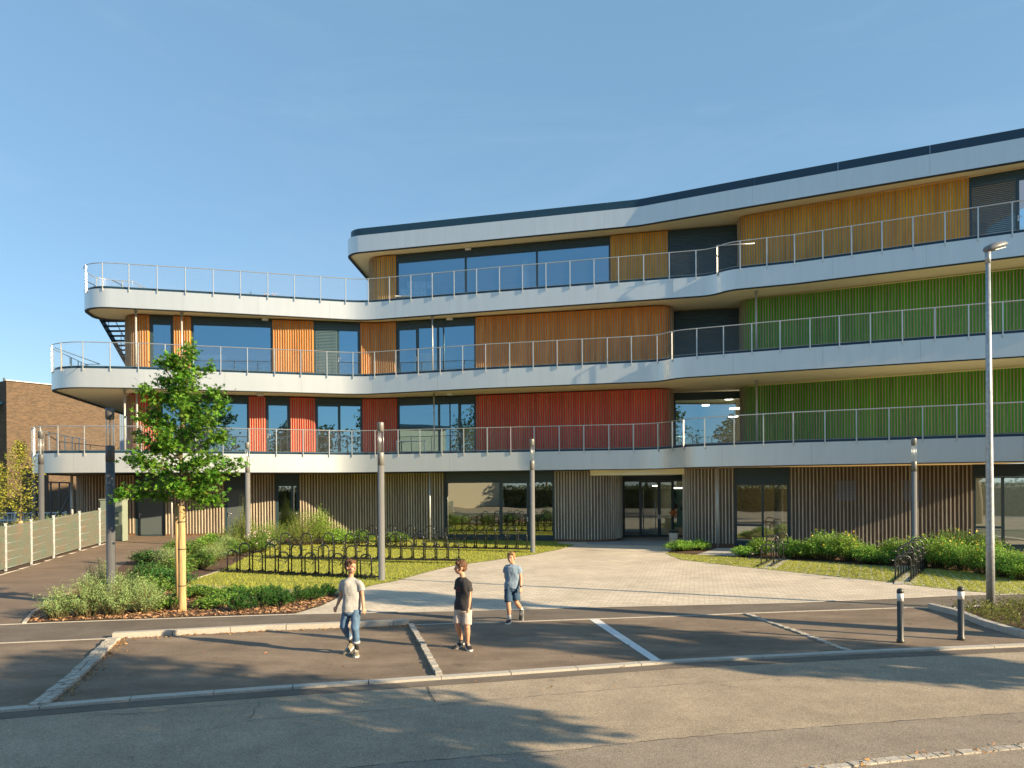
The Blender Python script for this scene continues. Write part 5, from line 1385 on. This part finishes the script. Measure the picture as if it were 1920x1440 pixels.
def shoe(parent, heel, yaw, pitch, length, m_up, sole_h=.025):
    Mx = Matrix.Rotation(yaw, 3, 'Z') @ Matrix.Rotation(pitch, 3, 'X')     # toe along -Y
    def T(x, y, z): q = Mx @ Vector((x, y, z)); return (heel[0]+q.x, heel[1]+q.y, heel[2]+q.z)
    def loft(mb, rows):
        n = 14; base = len(mb.v)
        for (y, w, z0, z1) in rows:
            for k in range(n):
                a = 2*math.pi*k/n; mb.v.append(T(math.cos(a)*w, y, (z0+z1)/2 + math.sin(a)*(z1-z0)/2))
        for i in range(len(rows)-1):
            for k in range(n): mb.face((base+i*n+k, base+i*n+(k+1)%n, base+(i+1)*n+(k+1)%n, base+(i+1)*n+k))
        mb.face(tuple(base+k for k in range(n))); e = base+(len(rows)-1)*n; mb.face(tuple(e+k for k in range(n))[::-1])
    L = length; u = MB()
    loft(u, [(.055,.018,.03,.08),(.04,.034,.012,.10),(0,.040,.010,.105),(-.05,.041,.010,.085),(-.5*L,.045,.010,.068),(-.75*L,.046,.010,.055),(-.93*L,.034,.012,.045),(-L+.055-.05,.012,.02,.036)])
    up = solid('shoe', u, m_up, parent, vox=.006, smooth=2)
    s = MB(); rows = [(.06,.02),(.045,.036),(0,.043),(-.05,.042),(-.5*L,.047),(-.75*L,.049),(-.93*L,.037),(-L+.0,.014)]
    top = [T(w, y, .026) for y, w in rows] + [T(-w, y, .026) for y, w in rows[::-1]]; bot = [T(w*.95, y, .0) for y, w in rows] + [T(-w*.95, y, .0) for y, w in rows[::-1]]
    b = len(s.v); n = len(top); s.v += bot + top
    for k in range(n): s.face((b+k, b+(k+1)%n, b+n+(k+1)%n, b+n+k))
    s.face(tuple(b+k for k in range(n))[::-1]); s.face(tuple(b+n+k for k in range(n))); s.build('sole', M['sole'], up, recalc=True)
    lc = MB()
    for k in range(3):
        y = -.05 - k*.028; lc.bar(T(-.022, y, .092 - k*.009), T(.022, y, .092 - k*.009), .006)
    lc.build('laces', M['sole'], up)
def head(parent_body, mb, c, yaw, sc, hair_m, parent, pitch=0.0, long=0.0):
    """adds the head volume to the body mesh and builds hair, eyes, lips; face looks along -Y before yaw"""
    Mx = Matrix.Rotation(yaw, 3, 'Z') @ Matrix.Rotation(pitch, 3, 'X')
    def T(x, y, z): q = Mx @ Vector((x*sc, y*sc, z*sc)); return Vector((c[0]+q.x, c[1]+q.y, c[2]+q.z))
    def E(m, p, r): m.ell(T(*p), tuple(q*sc for q in r), n=18, m=14, M=Mx)
    E(mb, (0,.012,.025), (.072,.090,.088)); E(mb, (0,-.018,-.035), (.058,.064,.072)); E(mb, (0,-.040,-.078), (.032,.032,.024)); E(mb, (0,-.055,.02), (.05,.032,.04))
    E(mb, (.034,-.052,-.030), (.022,.022,.026)); E(mb, (-.034,-.052,-.030), (.022,.022,.026))
    mb.tube([T(0,-.080,.012), T(0,-.092,-.010), T(0,-.103,-.028), T(0,-.084,-.038)], [.008*sc,.010*sc,.013*sc,.008*sc], n=8)
    E(mb, (0,-.078,-.056), (.022,.014,.007)); E(mb, (0,-.076,-.066), (.020,.014,.006))
    for sx in (-1, 1):
        E(mb, (sx*.074,.012,-.010), (.010,.020,.032)); E(mb, (sx*.026,-.076,.014), (.018,.010,.006))
    hm = MB()
    E(hm, (0,.022,.045), (.080,.094,.082)); E(hm, (0,.045,-.005), (.070,.066,.062))
    for sx in (-1, 1): E(hm, (sx*.063,-.002,.030), (.019,.038,.040))
    for k in range(11):
        a = -0.9 + k*.18; E(hm, (math.sin(a)*.062, -.066 + .018*abs(a), .082 + .006*math.cos(k*2.1)), (.020,.022,.024))
    h = solid('hair', hm, hair_m, parent, vox=.006, smooth=2)
    for v in h.data.vertices:
        q = v.co; v.co = q + v.normal * (.009 * noise.noise(Vector((q.x*38, q.y*38, q.z*14))) + .006 * noise.noise(Vector((q.x*95, q.y*95, q.z*26))))
    for sx in (-1, 1):
        e = MB(); E(e, (sx*.027,-.0775,.002), (.0135,.008,.0062)); e.build('eye', M['eye'], parent)
        b = MB(); b.tube([T(sx*.012,-.0865,.017), T(sx*.028,-.086,.021), T(sx*.043,-.074,.016)], [.003,.0035,.002], n=6); b.build('eyebrow', hair_m, parent)
    l = MB(); E(l, (0,-.0875,-.061), (.018,.007,.0042)); l.build('lips', M['lip'], parent)
def hand(mb, w, d, yawn, sc=1.0, curl=.6, side=1):
    """hand hanging from wrist w along d; yawn = direction the palm faces (vector)"""
    d = Vector(d).normalized(); pn = Vector(yawn).normalized(); pn = (pn - d*pn.dot(d)).normalized(); ax = d.cross(pn) * side; w = Vector(w)
    Mx = Matrix((ax, pn, d)).transposed(); mb.ell(w + d*.042*sc, (.031*sc,.014*sc,.044*sc), n=12, m=8, M=Mx); mb.tube([w - d*.02, w + d*.02], [.020*sc,.022*sc], n=10)
    for i, (o, l) in enumerate(((-.023,.050),(-.008,.058),(.008,.054),(.022,.042))):
        p0 = w + d*.072*sc + ax*o*sc; c_ = curl * (1 + .12*i); p1 = p0 + (d*math.cos(c_*.5) + pn*math.sin(c_*.5)) * l*.45*sc; p2 = p1 + (d*math.cos(c_*1.3) + pn*math.sin(c_*1.3)) * l*.35*sc; p3 = p2 + (d*math.cos(c_*1.9) + pn*math.sin(c_*1.9)) * l*.28*sc
        mb.tube([p0 - d*.02*sc, p0, p1, p2, p3], [.0085*sc,.0082*sc,.0078*sc,.0070*sc,.0055*sc], n=8)
    q0 = w + d*.022*sc - ax*.024*sc; mb.tube([q0, q0 - ax*.018*sc + d*.020*sc + pn*.006*sc, q0 - ax*.022*sc + d*.045*sc + pn*.014*sc, q0 - ax*.016*sc + d*.062*sc + pn*.02*sc], [.011*sc,.010*sc,.0085*sc,.006*sc], n=8)

def boy(px, py, s, label, J, hair_m, shirt_m, low, low_m, shoe_m, sock_m, head_yaw, body_yaw, hsc=1.0, sock_h=.0, cuffs=False):
    """J: joints in metres relative to the ground point, x right, y away from camera, z up"""
    p = G(px, py); t = empty('person', p); tag(t, label, 'person')
    V = {k: Vector(v) for k, v in J.items() if not k.startswith('ft')}
    b = MB(); by = body_yaw
    neck = V['neck']; hd = V['head']
    hc_ = hd; 
    # torso core (hidden by the shirt)
    rings(b, [((V['hip'].x, V['hip'].y, V['hip'].z-.06), .11,.08), ((V['hip'].x, V['hip'].y, V['hip'].z+.03), .125,.088), ((V['waist'].x, V['waist'].y, V['waist'].z), .108,.076), ((V['chest'].x, V['chest'].y, V['chest'].z), .128,.080), ((neck.x, neck.y, neck.z-.065), .095,.055), ((neck.x, neck.y, neck.z-.01), .045,.045)], yaw=by)
    tb(b, [neck - Vector((0,0,.05)), neck + Vector((0,0,.03)), hd - Vector((0,-.015,.055))], [.050,.043,.045])
    for sd in 'LR':
        sh, el, wr_ = V['sh'+sd], V['el'+sd], V['wr'+sd]
        si = sh + (neck - sh)*.12 - Vector((0,0,.022)); tb(b, [si, sh.lerp(el,.5), el, el.lerp(wr_,.35), wr_], [.034,.036,.030,.031,.020]); blob(b, el, .0305)
        hand(b, wr_, (wr_ - el), V.get('palm'+sd, Vector((.0,1,0))), sc=.90, side=1 if sd == 'L' else -1)
        hp, kn, an = V['hp'+sd], V['kn'+sd], V['an'+sd]
        tb(b, [hp, hp.lerp(kn,.5), kn, kn.lerp(an,.3), kn.lerp(an,.65), an], [.072,.062,.047,.050,.038,.028]); blob(b, kn, .048)
        tb(b, [an + Vector((0,0,.03)), an - Vector((0,0,.02))], [.028,.030])
    head(None, b, hc_, head_yaw, hsc, hair_m, t)
    solid('body', b, M['skin'], t, vox=.0055, smooth=2)
    # shirt
    sb_ = MB(); hem = V['hem']
    rings(sb_, [((hem.x, hem.y, hem.z), .160,.112), ((hem.x, hem.y, hem.z+.10), .152,.108), ((V['waist'].x, V['waist'].y, V['waist'].z+.02), .138,.100), ((V['chest'].x, V['chest'].y, V['chest'].z), .152,.105), ((V['chest'].x, V['chest'].y, V['chest'].z+.09), .150,.095), ((neck.x, neck.y, neck.z-.055), .128,.080), ((neck.x, neck.y, neck.z-.030), .095,.066), ((neck.x, neck.y, neck.z-.008), .058,.053)], n=26, yaw=by)
    for sd in 'LR':
        sh, el = V['sh'+sd], V['el'+sd]; e = sh.lerp(el, V.get('slv', Vector((.62,0,0))).x)
        ns = sh + (neck - sh)*.55; ns.z = sh.z + .004; sh2 = sh + (neck - sh)*.10; sh2.z = sh.z - .010
        tb(sb_, [ns, sh2, sh.lerp(e,.45), e], [.046,.054,.058,.062], n=16)
    shirt = solid('t_shirt', sb_, shirt_m, t, vox=.007, smooth=5, wr=.013, wsc=9)
    # trousers / shorts
    tr = MB(); hp = V['hip']
    rings(tr, [((hp.x, hp.y, hp.z+.10), .128,.094), ((hp.x, hp.y, hp.z+.02), .140,.102), ((hp.x, hp.y, hp.z-.07), .142,.104), ((hp.x, hp.y, hp.z-.11), .10,.08)], n=22, yaw=by)
    for sd in 'LR':
        a, k_, n_ = V['hp'+sd], V['kn'+sd], V['an'+sd]
        if low == 'jeans':
            e = k_.lerp(n_, .74); tb(tr, [a + Vector((0,0,.02)), a.lerp(k_,.5), k_, k_.lerp(e,.5), e], [.084,.074,.062,.057,.054], n=16)
        else:
            e = a.lerp(k_, V['low'].x); tb(tr, [a + Vector((0,0,.02)), a.lerp(e,.5), e], [.086,.082,.079], n=16)
    solid('jeans' if low == 'jeans' else 'shorts', tr, low_m, t, vox=.007, smooth=2, wr=.012, wsc=10)
    for sd in 'LR':
        k_, n_ = V['kn'+sd], V['an'+sd]
        if cuffs:
            e = k_.lerp(n_, .74); f = k_.lerp(n_, .62); c = MB(); tb(c, [f, e + (e-f)*.1], [.061,.061], n=18); c.build('turn_up', M['cuff'], t)
        if sock_h > 0:
            c = MB(); u = (k_ - n_).normalized(); tb(c, [n_ - u*.03, n_ + u*sock_h*.5, n_ + u*sock_h], [.036,.034,.037], n=14); c.build('sock', sock_m, t)
        heel, yaw, pit = J['ft'+sd]; shoe(t, heel, R(yaw), R(pit), .235, shoe_m)
    return t, V
def LZ(s, x0, y0):
    return lambda px, py, y=0.0: ((px - x0)/s, y, (y0 - py)/s)
# grey tee and jeans
s = 116.5; q = LZ(s, 660, 1226.5)
J = dict(head=q(659.5,1062.0,-.03), neck=q(659,1082,0), chest=q(659.5,1102,0), waist=q(660,1126,0), hip=q(659.5,1140,0), hem=q(660,1146.5,0),
 shL=q(643,1091,.03), elL=q(638.5,1118,.07), wrL=q(631.5,1136.5,.03), shR=q(677,1091,-.03), elR=q(681,1117,-.03), wrR=q(684,1138,-.08),
 hpL=q(651,1146,.02), knL=q(645.5,1174,-.02), anL=q(655,1206.5,.14), hpR=q(668,1146,-.02), knR=q(669,1178,-.10), anR=q(670.5,1213,-.06),
 ftL=((-.045,.13,.055), -25, 28), ftR=((.075,-.04,0), 12, 0), palmL=(.3,1,0), palmR=(-.5,1,0))
b1, V1 = boy(660, 1226.5, s, 'boy in a pale grey t-shirt and rolled up blue jeans walking on the parking bay', J, M['hair_br'], M['tee_grey'], 'jeans', M['jeans'], M['shoe_k'], M['sock_b'], R(62), R(18), 1.0, sock_h=.07, cuffs=True)
# dark print on the grey shirt: broken handwriting-like strokes
m = MB(); random.seed(5)
for r_ in range(5):
    z = (1226.5 - (1098 + r_*3.6))/s; x = -.045 + random.uniform(-.01,.01)
    while x < .06:
        l = random.uniform(.008,.022); y = -.117 + .35*x*x*3 + x*.32*.33; m.bar((x, y - .004, z + random.uniform(-.003,.003)), (x + l, y - .004 + l*.08, z + random.uniform(-.004,.004)), .003, .0035); x += l + random.uniform(.004,.010)
m.build('shirt_print', M['printk'], b1)
# black tee and beige shorts
s = 113.5; q = LZ(s, 868, 1216.5)
J = dict(head=q(864.5,1064.0,0), neck=q(868,1081,.0), chest=q(870,1101,0), waist=q(870,1124,0), hip=q(868.5,1137,0), hem=q(868.5,1142,0),
 shL=q(858.5,1092,.07), elL=q(857.5,1116,.12), wrL=q(859,1138,.06), shR=q(880,1092,-.06), elR=q(882,1117,-.07), wrR=q(880.5,1137,-.10),
 hpL=q(861,1146,.03), knL=q(858.5,1172,-.02), anL=q(864,1199.5,.10), hpR=q(876,1146,-.03), knR=q(877,1174,-.08), anR=q(877,1204,-.02),
 ftL=((-.035,.12,.03), -42, 20), ftR=((.08,.02,0), 15, 0), palmL=(1,0,0), palmR=(-.8,.5,0), low=(.86,0,0), slv=(.60,0,0))
b2, V2 = boy(868, 1216.5, s, 'boy in a black t-shirt and beige shorts looking to the left', J, M['hair_br'], M['tee_black'], 'shorts', M['beige'], M['shoe_b'], M['sock_b'], R(-82), R(-32), 1.0, sock_h=.0)
m = MB()
for z0 in (0,.02,.04,.06): m.bar((-.095, -.10, .97 + z0), (-.04, -.125, .97 + z0), .004, .010)
m.build('shirt_print', M['printr'], b2)
# blue tee and navy shorts
s = 96.5; q = LZ(s, 960, 1166)
J = dict(head=q(959.5,1043.8,0), neck=q(962,1055,.0), chest=q(961.5,1069,0), waist=q(961,1090,0), hip=q(960,1099,0), hem=q(960.5,1101.5,0),
 shL=q(949.5,1061.5,.04), elL=q(948.5,1082,.14), wrL=q(953,1096,.24), shR=q(973.5,1061.5,-.04), elR=q(977.5,1083,-.04), wrR=q(977,1099,-.12),
 hpL=q(953.5,1105,-.02), knL=q(953.5,1131,-.10), anL=q(955.3,1157,-.08), hpR=q(968,1105,.02), knR=q(969,1129,-.02), anR=q(979,1146.5,.24),
 ftL=((-.05,-.05,0), -12, 0), ftR=((.20,.27,.15), -8, 52), palmL=(.6,1,0), palmR=(-.6,.8,0), low=(.84,0,0), slv=(.52,0,0))
b3, V3 = boy(960, 1166, s, 'fair haired boy in a blue t-shirt and navy shorts walking furthest from the road', J, M['hair_bl'], M['tee_blue'], 'shorts', M['navy'], M['shoe_b'], M['sock_w'], R(-18), R(-8), .97, sock_h=.13)
w = V3['wrR']; e = V3['elR']; u = (e - w).normalized(); m = MB(); m.tube([w + u*.005, w + u*.03], .0265, n=14); m.build('wristwatch', M['shoe_b'], b3)
# ---------------------------------------------------------------- what stands behind and beside the camera (casts the shade, seen in the glass)
def big_tree(x, y, h, r, z0, label, n=2600, seed=1, leafs=M['lf_env'], lsz=.22, shape=None):
    random.seed(seed); t = empty('broad_tree', (x, y, 0)); tag(t, label, 'tree', 'big trees across the road')
    tr = MB(); tr.tube([(0,0,0),(.05,0,z0*.6),(0,.05,z0),(0,0,h*.8)], [.28,.22,.18,.05], n=9); fo = MB(); cl = []
    zc = (z0 + h)/2; rz = (h - z0)/2
    for i in range(34):
        a = random.uniform(0,6.28); u = random.uniform(-1,1); rr = math.sqrt(1-u*u) * random.uniform(.45,1)
        c = Vector((math.cos(a)*rr*r, math.sin(a)*rr*r, zc + u*rz*random.uniform(.6,1))); cl.append((c, random.uniform(.22,.4)*r)); limb(tr, (0,0,max(z0, c.z - rr*r*.7)), c, .07, .015, seg=4)
    for _ in range(n):
        c, cr = random.choice(cl); d = Vector((random.gauss(0,1),random.gauss(0,1),random.gauss(0,.8))).normalized() * cr * random.random()**.4; p = c + d
        q = rq(); s_ = lsz * random.uniform(.6,1.2); fo.poly([p + q @ Vector(v) for v in ((-s_*.5,0,0),(0,-s_*.4,0),(s_*.6,0,.02),(0,s_*.4,0))])
    tr.build('trunk', M['bark'], t); fo.build('crown', leafs, t)
TREES = [(-28,-16,11,4.5,2.5),(-17,-24,13,5,3),(-6,-26,14,5.5,3),(6,-24,12,5,3),(17,-27,13,5.5,3),(28,-30,14,6,3),(-40,-32,15,6,3),(40,-34,14,6,3)]
names = ['first','second','third','fourth','fifth','sixth','seventh','eighth']
for i, (x, y, h, r, z0) in enumerate(TREES): big_tree(x, y, h, r, z0, 'broad green tree across the road, %s from the left, seen in the windows' % names[[6,0,1,2,3,4,5,7].index(i)] , n=3800, seed=20+i, lsz=.42)
SHADE = [(16,6.7,7.2,1.35,2.7,.17),(9.4,2.9,6.8,2.3,3.5,.17),(13.6,10.9,7.2,1.0,5.2,.15)]
for i, (x, y, h, r, z0, ls) in enumerate(SHADE): big_tree(x, y, h, r, z0, ['roadside tree beyond the right edge shading the parking bays','roadside tree shading the road at the lower left','slender street tree shading the pavement by the plaza'][i], n=[7500,12000,3000][i], seed=50+i, lsz=ls)
random.seed(99)
t = empty('hedge', (-12,-10,0)); tag(t, 'long clipped hedge added out of view across the road to darken the reflections in the glass', 'hedge')  # added behind the camera so the low glass mirrors something dark
m = MB(); m.box((0,-.6,1.1), (88,.9,2.2)); m.build('branches', M['stem'], t); m = MB()
for _ in range(15000):
    p = Vector((random.uniform(-45,45), -.6 + random.choice((-1,1,1,1))*random.uniform(.3,.75), random.uniform(0,2.7))); q = rq(); s_ = random.uniform(.10,.2)
    m.poly([p + q @ Vector(v) for v in ((-s_,0,0),(0,-s_*.7,0),(s_,0,.02),(0,s_*.7,0))])
m.build('foliage', M['lf_env'], t)
# beige house across the road, mirrored in the windows
t = empty('opposite_house', (-46,-14,0)); tag(t, 'beige flat roofed house across the road, only seen mirrored in the windows', 'building')
hm = mat('beige_render', (.62,.53,.38), .85); m = MB(); m.box((0,0,4.9), (26,10,9.8)); h_ = m.build('wall', hm, t); t.rotation_euler = (0,0,R(38))
m = MB(); m.box((0,0,10.0), (26.8,10.8,.4)); m.build('roof', M['roofband'], t)
for zz in (2.0, 5.6):
    for k in range(6):
        m = MB(); m.box((-10.5 + k*4.2, 5.02, zz), (2.6,.12,1.7)); m.build('window', M['glass_low'], t)
        m = MB(); m.box((-10.5 + k*4.2, -5.02, zz), (2.6,.12,1.7)); m.build('window', M['glass_low'], t)

# ---------------------------------------------------------------- camera, light, sky
cam = bpy.data.cameras.new('camera'); co = bpy.data.objects.new('camera', cam); col.objects.link(co)
cam.sensor_width = 36; cam.sensor_fit = 'HORIZONTAL'; cam.lens = F / 1920 * 36; cam.shift_y = (HY - 720) / 1920; cam.clip_start = .1; cam.clip_end = 4000
co.matrix_world = Matrix.Translation((0,0,HC)) @ Matrix.Rotation(R(90), 4, 'X') @ Matrix.Rotation(-RHO, 4, 'Z')
scene.camera = co
EL, AZ = 19.5, 23.8     # sun stands AZ degrees in front of the +X axis (towards the camera side)
d = Vector((-math.cos(R(AZ))*math.cos(R(EL)), math.sin(R(AZ))*math.cos(R(EL)), -math.sin(R(EL))))
sl = bpy.data.lights.new('sun', 'SUN'); sl.energy = 4.4; sl.angle = R(.53); sl.color = (1.0,.80,.52); so = bpy.data.objects.new('sun', sl); col.objects.link(so)
so.rotation_euler = d.to_track_quat('-Z', 'Y').to_euler(); so.location = (30,-20,20)
w = bpy.data.worlds.new('World'); scene.world = w; w.use_nodes = True; nt = w.node_tree; bg = nt.nodes['Background']
sky = nt.nodes.new('ShaderNodeTexSky'); sky.sky_type = 'NISHITA'; sky.sun_disc = False; sky.sun_elevation = R(EL); sky.sun_rotation = R(90 + AZ)
sky.air_density = 1.0; sky.dust_density = .3; sky.ozone_density = 2.2; sky.altitude = 300
# thin even haze: the clear-sky model blended with a uniform azure, which keeps the horizon from burning out
mix = nt.nodes.new('ShaderNodeMix'); mix.data_type = 'RGBA'; mix.inputs[0].default_value = .66; mix.inputs[7].default_value = (.64, 1.29, 1.88, 1)
nt.links.new(sky.outputs[0], mix.inputs[6]); 
tcw = nt.nodes.new('ShaderNodeTexCoord'); mpw = nt.nodes.new('ShaderNodeMapping'); mpw.inputs['Scale'].default_value = (1.2, 1.2, 5.5); mpw.inputs['Rotation'].default_value = (.25, .1, .4)
nzw = nt.nodes.new('ShaderNodeTexNoise'); nzw.inputs['Scale'].default_value = 2.2; nzw.inputs['Detail'].default_value = 8; nzw.inputs['Roughness'].default_value = .6; nzw.inputs['Distortion'].default_value = .6
nt.links.new(tcw.outputs['Generated'], mpw.inputs[0]); nt.links.new(mpw.outputs[0], nzw.inputs['Vector'])
mrw = nt.nodes.new('ShaderNodeMapRange'); mrw.inputs['From Min'].default_value = .48; mrw.inputs['From Max'].default_value = .85; mrw.inputs['To Max'].default_value = .11; nt.links.new(nzw.outputs['Fac'], mrw.inputs['Value'])
mxw = nt.nodes.new('ShaderNodeMix'); mxw.data_type = 'RGBA'; mxw.inputs[7].default_value = (2.6, 2.9, 3.1, 1); nt.links.new(mrw.outputs[0], mxw.inputs[0]); nt.links.new(mix.outputs[2], mxw.inputs[6])
nt.links.new(mxw.outputs[2], bg.inputs['Color']); bg.inputs['Strength'].default_value = .118
scene.view_settings.view_transform = 'Standard'; scene.view_settings.look = 'None'; scene.view_settings.exposure = 1.36; scene.view_settings.gamma = 1
scene.render.engine = 'CYCLES'; cy = scene.cycles; cy.max_bounces = 8; cy.diffuse_bounces = 4; cy.glossy_bounces = 4; cy.transparent_max_bounces = 24; cy.transmission_bounces = 4
cy.use_denoising = True; cy.caustics_reflective = False; cy.caustics_refractive = False; cy.sample_clamp_indirect = 6
